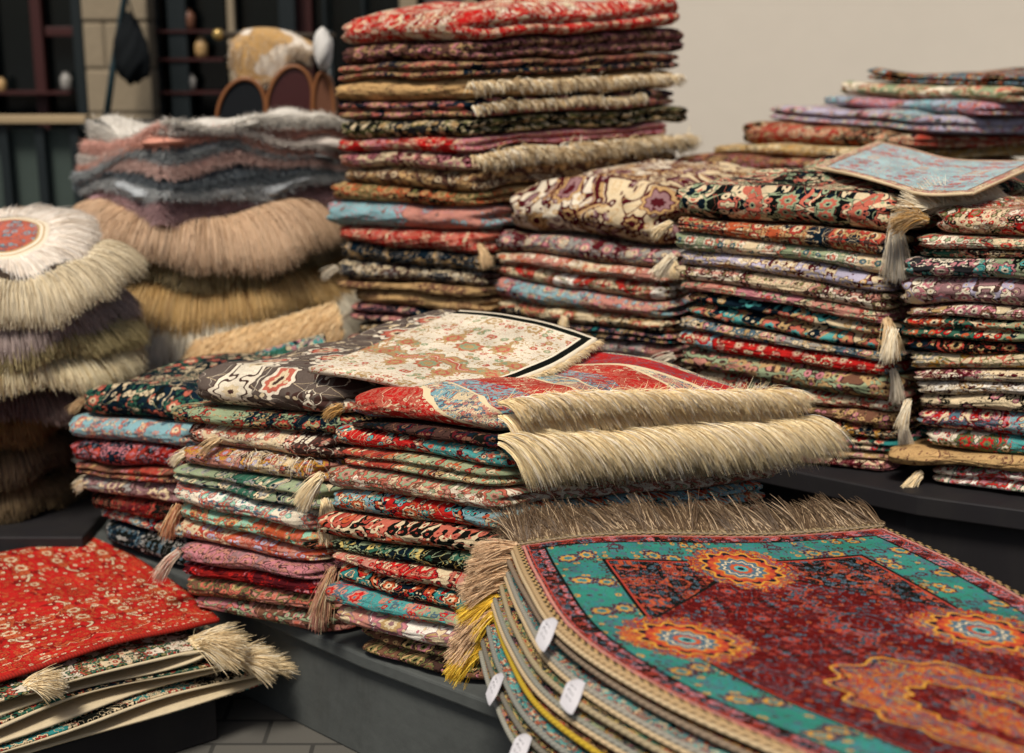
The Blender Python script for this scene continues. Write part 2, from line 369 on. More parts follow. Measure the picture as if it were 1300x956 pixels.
def stack(name, where, group, xL, xC, YL, YC, Rv, yL, yC, layers, dR=None, seed=1, amp=.0065, own=.7, info=None, gap=.003, lobesB=2, zbase=None):
    """layers: (description, palette, options). yL / yC: the edges between layers as seen in the picture at both ends of the left face"""
    n = len(layers); xL = listify(xL, n); xC = listify(xC, n); out = []
    YL_, YC_ = listify(YL, n), listify(YC, n)
    zL = [atY(xL[min(i, n-1)], yL[i], YL_[min(i, n-1)])[2] for i in range(n+1)]; zC = [atY(xC[min(i, n-1)], yC[i], YC_[min(i, n-1)])[2] for i in range(n+1)]
    if zbase is not None: zL[-1] = zbase; zC[-1] = zbase
    rs = random.Random(seed+1); base0 = min(zL[-1], zC[-1])
    dR = dR or [0]*(n+1)
    for z_ in (zL, zC):
        for i in range(n-1, -1, -1): z_[i] = max(z_[i], z_[i+1]+.014)
    zR = [zC[i]+dR[i] for i in range(n+1)]
    def hf(i):
        if i >= n: return None
        return lambda X_, Y_: amp*(nz(seed+i*.0, X_+i*.07, Y_, 1.6, 2) + own*nz(seed+i*3.1, X_, Y_, 3.0, 2))
    for i, (desc, pal, o) in enumerate(layers):
        pl = atY(xL[i], (yL[i]+yL[i+1])/2, YL_[i]); pc = atY(xC[i], (yC[i]+yC[i+1])/2, YC_[i])
        jt = o.get('jt', 1.0); tt_ = (pc-pl)/np.linalg.norm(pc-pl); pl = pl+tt_*rs.uniform(-.012, .012)*jt; pc = pc+tt_*rs.uniform(-.010, .004)*jt; nn_ = np.array([-tt_[1], tt_[0], 0])*rs.uniform(-.008, .010)*jt; pl = pl+nn_; pc = pc+nn_
        rv = np.array(Rv)*(1+rs.uniform(-.05, .04)) ; rv = rv*o.get('rl', 1.0)
        pr = pc[:2]+rv
        kw = {k: o[k] for k in ('lobesA', 'lobesB', 'crown', 'rr', 'wob', 'nu', 'nv', 'wr', 'rc', 'dB') if k in o}
        kw.setdefault('lobesB', lobesB)
        if rs.random() < .22 and (zL[i]-zL[i+1]) > .03 and 'lobesA' not in kw and 'label' not in o: kw['lobesA'] = 2
        mat = o['mat'] if 'mat' in o else rug_mat(pal, **o.get('pat', {}))
        me, inf = slab(pl, pc, pr, (zL[i], zC[i], zR[i]), (zL[i+1]+gap, zC[i+1]+gap, zR[i+1]+gap), seed+i*1.7, mat,
                       ztf=hf(i) if i else (lambda X_, Y_: hf(0)(X_, Y_)*1.6), zbf=hf(i+1), name='rug_body' if 'fringe' in o else name, **kw)
        org = (float((pl[0]+pr[0])/2), float((pl[1]+pr[1])/2), float(min(zL[i+1], zC[i+1])))
        if 'fringe' in o:
            t = root(name, org); sub(t, 'rug_body', me); o['fringe'](t, inf)
        else: t = ob(name, me, org)
        pos = ORD[i]+' rug' if i else 'topmost rug'
        lb = o.get('label') or '%s, %s down in %s' % (desc, ORD[i], where)
        if len(lb.split()) > 16: lb = lb.replace(' folded', '')
        if len(lb.split()) > 16: lb = lb.replace(' down in', ' in')
        tag(t, lb, 'rug', group)
        out.append((t, inf))
    return out
def edge_pts(inf, n, side, rs, a=0.0, b=1.0, drop=.5, out=.9):
    """roots spread along one side of a rug; side B = C>R, A = L>C, 'L' = the far left end"""
    u = np.sort(rs.uniform(a, b, n)); la, lb, r = inf['la'], inf['lb'], inf['r']
    if side == 'B': X_, Y_ = np.full(n, la-r+r*out), u*lb; d = inf['ea']
    elif side == 'A': X_, Y_ = u*la, np.full(n, r-r*out); d = -inf['eb']
    elif side == 'L': X_, Y_ = np.full(n, r-r*out), u*lb; d = -inf['ea']
    zt, zb = inf['top'](X_, Y_), inf['bot'](X_, Y_); Z = zt-(zt-zb)*drop
    return inf['world'](X_, Y_, Z), np.tile([d[0], d[1], 0.0], (n, 1)), u
def mk_fringe(side='B', n=900, length=.035, rad=.0016, mat=None, a=0., b=1., drop=.4, grav=.5, jit=.3, clump=5, up=0.0, seed=1, curl=.15, seg=3, out=.9, rows=1, name='fringe'):
    def f(t, inf):
        rs = np.random.RandomState(seed); P, D, u = edge_pts(inf, n, side, rs, a, b, drop, out); D = D+np.array([0, 0, up])
        P[:, 2] += rs.uniform(-.004, .004, n)
        sub(t, name, strands(name, P, D, length, rad, mat, seed, grav, seg, jit, clump, curl))
    return f
def both(*fs):
    def f(t, inf):
        for g in fs: g(t, inf)
    return f
def tassel(side_u, length=.06, n=160, mat=None, seed=3, spread=.35, rad=.0011, dirn=None, knot=True):
    """a bunch of yarn hanging from the corner where L / C / any point (u,v) of the rug lies"""
    def f(t, inf):
        u, v = side_u; rs = np.random.RandomState(seed); la, lb = inf['la'], inf['lb']
        X_, Y_ = np.array([u*la]), np.array([v*lb]); z = (inf['top'](X_, Y_)*.45+inf['bot'](X_, Y_)*.55)
        p = inf['world'](X_, Y_, z)[0]
        d = np.array(dirn) if dirn is not None else np.append(-inf['eb']*.8+(inf['ea'] if u > .5 else -inf['ea'])*.6, -.2)
        P = p+rs.normal(0, .004, (n, 3))
        sub(t, 'tassel', strands('tassel', P, np.tile(d, (n, 1)), length, rad, mat, seed, .5, 5, spread*.5, 8, .12))
    return f
CREAMF = fibre_mat(lin('efdcb4'), lin('dcbf8c'), lin('f4ead2'), name='cream_fringe_yarn'); TANF = fibre_mat(lin('dcb888'), lin('e8cfa4'), lin('a08058'), name='tan_yarn')
IVF = fibre_mat(lin('efe4cc'), lin('e0cfac'), lin('d0b484'), name='ivory_yarn'); GREYF = fibre_mat(lin('c4b8a4'), lin('e0d2b8'), lin('a89880'), name='grey_yarn')
# ================================================================== SETTING
gm, nt, b = new_mat('paving', .85, .25)
tc = nt.nodes.new('ShaderNodeTexCoord'); o_ = X(nt, tc.outputs['Object'])
n1 = noise(nt, o_, 2.0, 6.0); br = nt.nodes.new('ShaderNodeTexBrick'); nt.links.new(o_.s, br.inputs['Vector']); br.inputs['Scale'].default_value = 2.2
br.inputs['Color1'].default_value = lin('55534e'); br.inputs['Color2'].default_value = lin('615e57'); br.inputs['Mortar'].default_value = lin('33322f'); br.inputs['Mortar Size'].default_value = .012
nt.links.new(mixc(nt, n1*.6, X(nt, br.outputs[0]), lin('3c3b38')).s, b.inputs['Base Color'])
g = MB(); g.add([(-300,-300,0),(300,-300,0),(300,300,0),(-300,300,0)], [(0,1,2,3)]); tag(g.build('ground', gm), 'grey paved pavement under the rug display', None, kind='structure')
M_ledge = plain('grey_concrete', '484b49', .85, .2, .45, 3.2, bump=.006)
M_table = plain('dark_table', '1c1a1c', .6, .3, .3, 8)
def stain(m, lo, hi, sc):
    nt = m.node_tree; b = nt.nodes['Principled BSDF']; src = b.inputs['Base Color'].links[0].from_socket; tc = nt.nodes.new('ShaderNodeTexCoord'); o = X(nt, tc.outputs['Object']); x, y, z = sep(nt, o)
    n = noise(nt, vec(nt, x*sc, y*sc, z*sc*.35), 1.0, 6.0, .8, .65); f = ((n-lo)/(hi-lo)).mx(0.0).mn(1.0)*.55
    nt.links.new(mixc(nt, f, X(nt, src), lin('2c2a26')).s, b.inputs['Base Color'])
stain(M_ledge, .50, .78, 4.0); stain(M_table, .5, .8, 5.0)
M_dark = plain('dark_paint', '141c1e', .5, .35, .3, 4)
M_cream = plain('cream_render', 'd0c7b8', .9, .15, .07, 1.2, bump=.003)
# plinth under the front stacks: its front edge runs at 40 degrees to the picture
ledge = [(-1.45, 3.88), (-1.066, 3.53), (-.332, 2.856), (-.073, 2.65), (.05, 2.55), (.85, 2.55), (.75, 2.98), (.2, 3.5), (-.3, 3.8), (-.9, 4.0)]
m = MB(); m.prism([(x+.02, y+.02) for x, y in ledge], 0, .2335)
lp = root('plinth', (-.3, 3.2, 0)); o = m.build('base', M_ledge, bevel=.006, parent=lp)
m = MB(); m.prism(ledge, .236, .27); m.build('top_slab', M_ledge, bevel=.006, parent=lp)
tag(lp, 'low grey concrete plinth carrying the front rug stacks', 'plinth')
# low step nearer the camera under the turquoise carpets
st = root('bench', (.7, 2.0, 0)); m = MB(); m.prism([(.12, 2.5), (.36, 1.35), (1.35, 1.35), (1.2, 2.5)], .36, .40); m.build('seat_board', M_table, bevel=.004, parent=st)
for lx, ly in ((.40, 1.45), (1.25, 1.45), (.24, 2.4), (1.1, 2.4)):
    m = MB(); m.box(lx-.03, lx+.03, ly-.03, ly+.03, .0 if ly < 2.45 else 0, .358); m.build('leg', M_table, parent=st, bevel=.003)
tag(st, 'dark low bench under the turquoise carpet pile', 'bench')
# big dark table behind
tb = root('display_table', (.6, 4.2, 0)); m = MB()
P = [(-1.75, 4.9), (-1.35, 4.12), (-.6, 4.02), (-.16, 3.93), (.93, 3.10), (1.25, 2.95), (2.3, 2.75), (2.3, 5.6), (-1.75, 5.6)]
m.prism(P, .50, .548); m.build('table_top', M_table, bevel=.004, parent=tb)
m = MB(); m.prism([(x*.97+.02, y+.05 if y < 5.5 else y-.05) for x, y in P], .30, .498); m.build('apron', M_table, bevel=.004, parent=tb)
for lx, ly in ((-1.5, 5.1), (-.1, 4.3), (1.2, 3.2), (2.15, 3.0), (2.15, 5.4), (-1.5, 5.4)):
    m = MB(); m.box(lx-.04, lx+.04, ly-.04, ly+.04, 0, .298); m.build('leg', M_table, parent=tb, bevel=.004)
tag(tb, 'large dark wooden table under the rear rug stacks', 'table')
# cream wall on the right
wl = root('wall', (2.6, 6.1, 0)); m = MB(); m.box(-.03, 7.5, 6.0, 6.2, 0, 4.2); m.build('wall_face', M_cream, parent=wl, bevel=.01)
m = MB(); m.box(-.05, 7.52, 5.97, 6.0-.003, 0, .12); m.build('skirting', M_ledge, parent=wl)
tag(wl, 'plain cream rendered wall behind the right hand stacks', 'wall')
# ------------------------------------------------------------------ shop front behind on the left
M_glass = plain('shop_glass', '0a0f10', .12, .5, .5, 2); M_frame = plain('red_brown_wood', '3a1c1a', .5, .3, .2, 3); M_stone = plain('sandstone', '8c7f6a', .9, .1, .2, 3, bump=.01)
YB = 7.0
def bx(px0, px1, y0, y1, Y, dz=0): a = atY(px0, y1, Y); c = atY(px1, y0, Y); return a[0], c[0], a[2], c[2]
sf = root('shop_front', (-2, YB, 0)); m = MB(); m.box(-6, -1.9, YB+.35, YB+.5, 0, 3.6); m.box(-1.9, .2, YB+.35, YB+.5, 0, 3.6); m.build('rear_wall', M_dark, parent=sf)
def pane(px0, px1, y0, y1, Y, mat=M_glass, nm='glass_pane', d=.01):
    x0, x1, z0, z1 = bx(px0, px1, y0, y1, Y); m = MB(); m.box(x0, x1, Y, Y+d, z0, z1); return m.build(nm, mat, parent=sf)
def post(px0, px1, Y, mat, nm='frame_post', z1=3.4, z0=0, d=.06, y=60):
    x0, _, _, _ = bx(px0, px1, y, y, Y); _, x1, _, _ = bx(px0, px1, y, y, Y); m = MB(); m.box(x0, x1, Y, Y+d, z0, z1); return m.build(nm, mat, parent=sf, bevel=.004)
pane(-260, 104, -300, 148, YB+.1); pane(192, 285, -300, 420, YB+.12)
pane(305, 372, -300, 420, YB+.12); pane(382, 620, -300, 420, YB+.14)
post(-30, -14, YB, M_dark); post(41, 55, YB+.02, M_frame); post(93, 106, YB, M_dark)
x0, x1, z0, z1 = bx(41, 106, 34, 46, YB+.02); m = MB(); m.box(x0+.06, x1-.05, YB+.03, YB+.07, z0, z1); m.build('door_rail', M_frame, parent=sf, bevel=.003)
post(192, 202, YB, M_dark); post(214, 238, YB-.02, M_dark); post(290, 299, YB, M_stone, z0=1.2); post(355, 376, YB-.05, M_dark); post(376, 397, YB+.05, M_frame)
post(411, 415, YB, M_dark); post(460, 464, YB, M_dark); post(508, 530, YB, M_stone); post(590, 604, YB, M_stone)
post(540, 588, YB+.05, plain('grey_column', '4b4644', .8, .2, .2, 3), 'column')
tag(sf, 'dark glazed shop front with red brown frames behind the stacks', 'shop front')
# stone pier with courses
pr = root('stone_pier', (-2.0, YB-.1, 0)); rs = random.Random(3)
x0, x1, _, _ = bx(105, 190, 60, 60, YB-.15); z = 0; k = 0
m = MB(); m.box(x0+.006, x1-.006, YB-.138, YB+.19, 0, 3.5); m.build('mortar_core', plain('mortar', '6c6252', .95, .1, .2, 5), parent=pr)
while z < 3.5:
    h = rs.uniform(.17, .24); cuts = [x0]+([x0+(x1-x0)*rs.uniform(.3, .7)] if k % 2 else [])+[x1]
    for a, c in zip(cuts[:-1], cuts[1:]):
        m = MB(); m.box(a+.003, c-.003, YB-.15+rs.uniform(0, .008), YB+.2, z+.003, z+h-.003); m.build('stone_block', M_stone, parent=pr, bevel=.012)
    z += h; k += 1
tag(pr, 'pale sandstone pier between the dark shop windows', 'pier')
# slanting dark pole and dark bag hanging on the pier
m = MB(); m.tube([atY(133, 165, YB-.35), atY(143, 90, YB-.33), atY(158, 0, YB-.3), atY(165, -60, YB-.3)], .016, 10)
tag(m.build('pole', plain('dark_teal_metal', '1d3136', .4, .4, .2, 5), smooth=True), 'thin dark pole leaning against the sandstone pier', 'pole')
def blob_mesh(name, c, s, mat, seed, nzamp=.15, n=28, fr=1.2, taperz=0.0):
    th = np.linspace(0, math.pi, n); ph = np.linspace(0, 2*math.pi, 2*n, endpoint=False); T, Ph = np.meshgrid(th, ph, indexing='ij')
    d = 1+nzamp*nz(seed, T*.5+np.cos(Ph)*.4, np.sin(Ph)*.5, fr, 3); x = np.sin(T)*np.cos(Ph)*d; y = np.sin(T)*np.sin(Ph)*d; z = np.cos(T)*d
    k = 1+taperz*z; V = np.stack([c[0]+x*s[0]*k, c[1]+y*s[1]*k, c[2]+z*s[2]], -1).reshape(-1, 3)
    F = np.array([(i*2*n+j, (i+1)*2*n+j, (i+1)*2*n+(j+1) % (2*n), i*2*n+(j+1) % (2*n)) for i in range(n-1) for j in range(2*n)])
    return mesh_np(name, V, F, mat, np.stack([Ph, T], -1).reshape(-1, 2))
hb = root('hanging_bag', atY(165, 95, YB-.4)); c = atY(166, 62, YB-.38)
sub(hb, 'bag_body', blob_mesh('bag_body', c, (.075, .05, .15), plain('black_cloth', '15181a', .9, .1, .3, 9), 4, .18, taperz=-.25))
m = MB(); m.tube([c+np.array([-.03, -.02, .12]), c+np.array([0, -.02, .26]), c+np.array([.03, -.02, .12])], .006, 8); m.build('strap', M_dark, parent=hb, smooth=True)
tag(hb, 'black cloth bag hanging in front of the sandstone pier', 'bag')
# railing with wooden top rail
rl = root('railing', (-2.4, 6.2, 0)); YR = 6.2; x0, x1, z0, z1 = bx(-260, 112, 146, 156, YR)
m = MB(); m.box(x0, x1, YR-.05, YR+.03, z0, z1); m.build('top_rail', plain('pale_wood', 'a08c6c', .6, .25, .15, 6), parent=rl, bevel=.004)
x2 = atY(330, 160, YR)[0]; m = MB(); m.box(x1+.002, x2, YR-.03, YR+.01, z0-.012, z1-.02); m.build('dark_rail', M_dark, parent=rl, bevel=.003)
m = MB(); m.box(x0, x2, YR+.03, YR+.06, .05, z0-.03); m.build('infill_panel', plain('grey_green_panel', '3a4540', .6, .3, .25, 3), parent=rl)
for px in (-130, -60, 8, 54, 98, 150, 215, 280):
    p = atY(px, 200, YR); m = MB(); m.box(p[0]-.02, p[0]+.02, YR-.02, YR+.02, 0, z0-.013); m.build('baluster', M_dark, parent=rl, bevel=.003)
tag(rl, 'dark railing with pale wooden top rail before the shop window', 'railing')
# blurred jars in the window; the two leftmost stand in for pale reflections
for (px, py, s, c_, lb) in ((85, 103, .045, 'grey', 'pale grey jar shape standing for a reflection in the left shop window'), (3, 107, .035, 'tan', 'small tan jar shape standing for a reflection in the far left shop window'),
                       (240, 25, .05, 'brown', 'uppermost brown jar in the narrow shop window'), (256, 60, .05, 'tan', 'middle tan jar in the narrow shop window'), (243, 104, .04, 'grey', 'lowest grey jar in the narrow shop window')):
    p = atY(px, py, YB+.03); m = MB(); s *= .8; rr_ = [.6, .8, .95, 1.0, .95, .6, .5, .62]; zz_ = [-1.2, -1.15, -.6, 0, .5, .85, 1.1, 1.2]
    m.tube([(p[0], YB+.02, p[2]+z_*s) for z_ in zz_], [s*k_*.8 for k_ in rr_], 16)
    tag(m.build('jar', plain('glazed_clay', c_, .35, .4, .2, 12), smooth=True), lb, 'jar', 'jars in the shop window')
m = MB(); p0 = atY(186, 700, 6.9)
sh = root('window_shelf', atY(247, 120, YB+.02))
for py in (38, 74, 116):
    a, c = atY(196, py, YB-.02), atY(284, py, YB-.02); m = MB(); m.box(a[0], c[0], YB-.03, YB+.08, a[2]-.012, a[2]); m.build('shelf_board', M_frame, parent=sh)
sh2 = root('window_shelf', atY(40, 120, YB+.02)); a, c = atY(-60, 116, YB), atY(92, 116, YB); m = MB(); m.box(a[0], c[0], YB-.05, YB+.095, a[2]-.012, a[2]); m.build('shelf_board', M_frame, parent=sh2)
tag(sh2, 'dark wooden shelf across the far left shop window', 'shelf')
tag(sh, 'narrow brown shelves holding jars in the shop window', 'shelf')
# rail with the hide and the arched leather saddle bags, behind and left of the tallest stack
YH = 5.35
rk = root('hanging_rail', atY(350, 300, YH)); rk['_o'] = [float(v) for v in rk.location]
m = MB(); a, c = atY(277, 44, YH), atY(425, 46, YH); m.tube([a, c], .012, 10); m.build('bar', plain('brown_pole', '3a3228', .5, .3, .2, 8), parent=rk, smooth=True)
me = blob_mesh('end_knob', a, (.022, .022, .022), plain('brass', 'a58a52', .3, .5, .1, 9, metal=.6), 2, .02, 12); sub(rk, 'end_knob', me)
for px in (300, 415):
    t_ = atY(px, 46, YH); m = MB(); m.tube([(t_[0], YH+.05, 0), (t_[0], YH+.05, t_[2]+.02)], .014, 8); m.build('upright', M_dark, parent=rk, smooth=True)
tag(rk, 'dark rail with a brass knob carrying the animal hide', 'rail')
def sheet(name, cols, mat, th=.01, sd=1):
    """cols: grid rows of 3D points (list of lists) -> thick sheet"""
    G = np.array(cols, float); r, c = G.shape[:2]
    # smooth upsample
    def up(G, n, ax):
        k = G.shape[ax]; t = np.linspace(0, k-1, n); i = np.clip(t.astype(int), 0, k-2); f = t-i
        P = lambda j: np.take(G, np.clip(j, 0, k-1), axis=ax); sh_ = [1, 1, 1]; sh_[ax] = n; f = f.reshape(sh_)
        return .5*((2*P(i))+(-P(i-1)+P(i+1))*f+(2*P(i-1)-5*P(i)+4*P(i+1)-P(i+2))*f*f+(-P(i-1)+3*P(i)-3*P(i+1)+P(i+2))*f**3)
    G = up(up(G, 40, 0), 40, 1); r, c = 40, 40
    du = np.gradient(G, axis=0); dv = np.gradient(G, axis=1); N = np.cross(du, dv); N /= np.linalg.norm(N, axis=2, keepdims=True)+1e-9
    top = G+N*th/2; bot = G-N*th/2; V = np.concatenate([top.reshape(-1, 3), bot.reshape(-1, 3)]); F = []
    for i in range(r-1):
        for j in range(c-1):
            q = [i*c+j, (i+1)*c+j, (i+1)*c+j+1, i*c+j+1]; F.append(q); F.append([k+r*c for k in q[::-1]])
    per = [(0, j) for j in range(c-1)]+[(i, c-1) for i in range(r-1)]+[(r-1, j) for j in range(c-1, 0, -1)]+[(i, 0) for i in range(r-1, 0, -1)]
    for a_, b_ in zip(per, per[1:]+per[:1]):
        A, B_ = a_[0]*c+a_[1], b_[0]*c+b_[1]; F.append([A, B_, B_+r*c, A+r*c])
    L1 = np.linalg.norm(G[0, -1]-G[0, 0]); L2 = np.linalg.norm(G[-1, 0]-G[0, 0])
    ui, vi = np.meshgrid(np.linspace(0, 1, r)*max(L2, .05), np.linspace(0, 1, c)*max(L1, .05), indexing='ij'); UV = np.stack([ui, vi], -1).reshape(-1, 2)
    return mesh_np(name, V, np.array(F), mat, np.concatenate([UV, UV+np.array([th*1.3, th*.9])])), G, N
hm, nt, b = new_mat('spotted_hide', .8, .2, .2); tcx = X(nt, nt.nodes.new('ShaderNodeTexCoord').outputs['Object'])
nn = noise(nt, tcx, 9.0, 1.0); nt.links.new(mixc(nt, nn.gt(.53), lin('b08a52'), lin('cfc4b4')).s, b.inputs['Base Color'])
hd = root('animal_hide', atY(350, 80, YH)); hpts = []
for px, top_, bot_ in ((296, 52, 78), (312, 40, 104), (335, 37, 108), (358, 40, 100), (378, 46, 72), (396, 56, 76)):
    hpts.append([atY(px, top_+30, YH+.10), atY(px, top_+4, YH+.035), atY(px, top_, YH), atY(px, top_+8, YH-.04), atY(px-3, (top_+bot_)/2, YH-.06), atY(px-5, bot_, YH-.05)])
me, G, N = sheet('pelt', hpts, hm, .012); sub(hd, 'pelt', me)
rs_ = np.random.RandomState(2); ii = rs_.randint(0, 40, 3500); jj = rs_.randint(0, 40, 3500); P0 = G[ii, jj]+rs_.normal(0, .003, (3500, 3)); sg = np.where(N[ii, jj][:, 1:2] > 0, -1, 1)
sub(hd, 'hair', strands('hair', P0, N[ii, jj]*sg+np.array([0, -.2, -1.0]), .022, .0012, fibre_mat(lin('b08a52'), lin('cfc4b4'), name='hide_hair'), 5, .3, 2, .3))
tag(hd, 'tan and white animal hide draped over the rail by the tallest stack', 'hide')
M_lea = plain('brown_leather', '7a4c2a', .5, .35, .25, 12); M_leain = plain('black_lining', '0e1216', .7, .2, .2, 5); M_lear = plain('oxblood_leather', '3a1616', .45, .35, .2, 8)
def arch_bag(px0, px1, ytop, lean, inner, lb):
    Y = YH-.12; a = atY(px0, 175, Y); c = atY(px1, 175, Y); w = c[0]-a[0]; zt = atY(px0, ytop, Y)[2]; zb = a[2]-.15; cx = (a[0]+c[0])/2; org = (cx, Y, zb)
    t = root('leather_bag', org); n = 16; arc = [(cx-w/2, zb)]+[(cx-w/2*math.cos(math.pi*k/n)+lean*math.sin(math.pi*k/n), zt-.13+.13*math.sin(math.pi*k/n)) for k in range(n+1)]+[(cx+w/2, zb)]
    m = MB(); m.tube([(x, Y, z) for x, z in arc], .0075, 8); m.build('rim', M_lea, parent=t, smooth=True)
    m = MB(); k = len(arc); m.add([(x, Y+.004, z) for x, z in arc]+[(x, Y+.03, z) for x, z in arc], [tuple(range(k))[::-1], tuple(range(k, 2*k))]+[(i, (i+1) % k, k+(i+1) % k, k+i) for i in range(k)]); m.build('lining', inner, parent=t)
    m = MB(); ou = arc; m.add([(x, Y+.03, z) for x, z in ou]+[(x, Y+.13, z-.01) for x, z in ou], [(i, i+1, k+i+1, k+i) for i in range(k-1)]); m.build('gusset', M_lea, parent=t, smooth=True)
    tag(t, lb, 'bag', 'arched leather bags under the hide')
arch_bag(277, 338, 100, .02, M_leain, 'arched brown leather bag with black lining, left of the pair')
arch_bag(341, 398, 84, .02, M_lear, 'arched leather bag with oxblood lining, right of the pair')
arch_bag(399, 425, 92, .0, rug_mat('pink salmon brown rose cream brown'), 'narrow pink kilim bag between the leather bags and the tallest stack')
pm = blob_mesh('white_bundle', atY(410, 62, YH-.15), (.035, .04, .07), plain('white_wool', 'c9c6c0', .95, .05, .1, 10), 6, .12); tag(ob('white_bundle', pm, tuple(atY(410, 90, YH-.15))), 'white wool bundle hanging beside the hide', 'wool bundle')
# ================================================================== RUG STACKS
D_ = dict
# ---- the tallest stack, back centre
TL = [24,59,84,105,129,153,174,192,213,232,256,288,304,328,356,367,386,410,428,446,462]
TC = [17,50,76,98,127,152,176,195,219,246,265,297,330,350,368,380,402,425,447,466,500]
KN = fibre_mat(lin('e8d8b4'), lin('b08c58'), lin('f0e8d4'), rough=.8, name='knotted_yarn')
def knots(n, length, a=0., b=1., seed=1, drop=.3, up=-.1, jit=.55, rad=.0028): return mk_fringe('B', n, length, rad, KN, a, b, drop, .9, jit, 3, up, seed, .5, 4, .85)
TW = 'the tallest stack'
stack('folded_rug', TW, 'folded rugs in the tallest stack',
  [412,417,418,406,415,420,424,424,424,414,398,416,424,418,428,440,436,440,432,436], [600,596,594,598,600,598,596,600,604,606,608,606,612,614,612,612,612,612,612,612], 4.28, 4.0, (.70, .74), TL, TC, [
  ('red and white faded rug, thick', 'red red dred cream salmon ivory', D_(label='thick red and whitish folded rug, topmost in the tallest stack', crown=.02, wob=.012, pat=D_(scale=.9, vine=.012, leaf=.75, blob=.36, ros=.5))),
  ('black folded rug with pinkish brown rosettes', 'black cocoa black rose tan brown', D_(pat=D_(scale=1.0, ros=.9))),
  ('navy folded rug with salmon leaves', 'navy brown ink pink salmon tan', D_(pat=D_(leaf=.9))),
  ('plain camel folded rug', 'camel camel brown tan olive camel', D_(wob=.009, pat=D_(leaf=.12, ros=.1, vine=.006, blob=.2), fringe=knots(900, .04, seed=3))),
  ('navy folded rug with dusty pink rosettes', 'navy navy ink rose salmon tan', D_(pat=D_(scale=.9, ros=1.0), fringe=knots(600, .03, .0, .8, seed=4))),
  ('black and olive folded rug', 'black charcoal black olive tan cream', D_(pat=D_(scale=.8, ros=.8))),
  ('narrow red and pink folded rug', 'red rose dred pink red cream', D_(rl=.95)),
  ('pinkish cream folded rug with knotted fringe', 'pink cream cocoa rose cream maroon', D_(rl=1.05, pat=D_(leaf=.9), fringe=both(knots(1500, .05, .05, 1., seed=5, up=.25), knots(700, .045, 0, 1., seed=6, drop=.1)))),
  ('tan and brown banded folded rug', 'tan camel cocoa brown cream cocoa', D_(rl=.96, pat=D_(zone=.1))),
  ('orange brown and black folded rug', 'black tan black orange tan olive', D_(rl=.9, pat=D_(zone=.22, zf=.6))),
  ('pale turquoise folded rug with pink end', 'sky pink brown sky sky rose', D_(lobesA=1, pat=D_(zone=.33, zf=.42, leaf=.15, ros=.15, vine=.004, blob=.25), rl=.5)),
  ('salmon red folded rug with tan tassel', 'salmon brick dred pink red cream', D_(rl=.5, fringe=tassel((1, .03), .06, 200, TANF, 4, dirn=(.5, -.6, -.9)))),
  ('dark navy folded rug', 'ink ink black tan charcoal grey', D_(rl=.5, pat=D_(leaf=.15, ros=.3))),
  ('charcoal folded rug with whitish flowers', 'charcoal cocoa black grey cocoa cream', D_(rl=.5, pat=D_(ros=.5), fringe=tassel((0, .05), .05, 120, GREYF, 5))),
  ('thin brown folded rug', 'brown tan cocoa tan brown camel', D_(rl=.5)),
  ('light tan folded rug', 'tan camel brown camel brown tan', D_(rl=.5, pat=D_(leaf=.3, ros=.2))),
  ('black folded rug with pink flowers at its end', 'ink ink black pink cream rose', D_(rl=.5, pat=D_(ros=.5, leaf=.2, blob=.3), fringe=tassel((0, .1), .06, 90, GREYF, 6))),
  ('black folded rug with whitish ornament', 'black charcoal black cream grey tan', D_(rl=.5)),
  ('dark folded rug with pink spots', 'cocoa maroon black pink rose tan', D_(rl=.5)),
  ('dark green folded rug at the bottom', 'ink green black tan rose tan', D_(rl=.5))],
  dR=[.05,.03,.005,0,0,0,0,0,0,0,0,0,0,0,0,0,0,0,0,0,0], seed=11, zbase=.549)
# ---- stack topped by the cream medallion rug
ML = [238,295,322,338,356,381,400,416,434,452,470,486]
MC = [252,321,344,361,384,406,426,440,462,480,508,535]
MW = 'the medallion topped stack'
MG = 'folded rugs in the cream medallion stack'
TS = lambda u, v, l=.05, m=CREAMF, s=3, n=160, d=None: tassel((u, v), l, n, m, s, dirn=d)
stack('folded_rug', MW, MG, [622,612,615,616,617,622,624,624,624,624,624], [850,852,846,846,850,850,850,850,850,850,850], 4.08, 3.72, (.48, .52), ML, MC, [
  ('cream', 'ivory cream maroon camel mauve maroon', D_(label='thick cream rug with burgundy and gold medallion, topmost in the middle rear stack', crown=.03, wob=.01, dB=.03, pat=D_(scale=.5, zone=.23, zf=.3, ros=.6, vine=.022, leaf=.4), fringe=TS(0, .1, .13, GREYF, 7, 420, (-.7, -.1, -.65)))),
  ('greyish burgundy folded rug', 'maroon grey maroon grey rose cream', D_(pat=D_(leaf=.9), fringe=TS(1, .02, .05, CREAMF, 8, 260, (.1, -.8, -.3)))),
  ('thin cream and orange folded rug', 'cream pink brown salmon orange ivory', {}),
  ('white folded rug with small red flowers', 'white cream brown salmon red olive', D_(pat=D_(ros=.5, leaf=.5, vine=.01))),
  ('pink and pale blue folded rug', 'pink sky maroon rose sky cream', D_(pat=D_(zone=.25))),
  ('cream and charcoal folded rug with medallions', 'charcoal cream black tan salmon cream', D_(pat=D_(scale=.7, zone=.2), fringe=TS(.45, 0, .05, CREAMF, 9, 240, (-.2, -.7, -.7)))),
  ('thin navy folded rug with teal and pink flowers', 'ink navy black rose teal tan', {}),
  ('pinkish grey folded rug', 'grey pink cocoa rose mauve cream', {}),
  ('dusty rose folded rug', 'rose cream maroon pink grey ivory', {}),
  ('dark green folded rug', 'ink green black rose tan olive', {}), ('brown folded rug at the bottom', 'brown tan cocoa rose tan cream', {})], seed=23, zbase=.549)
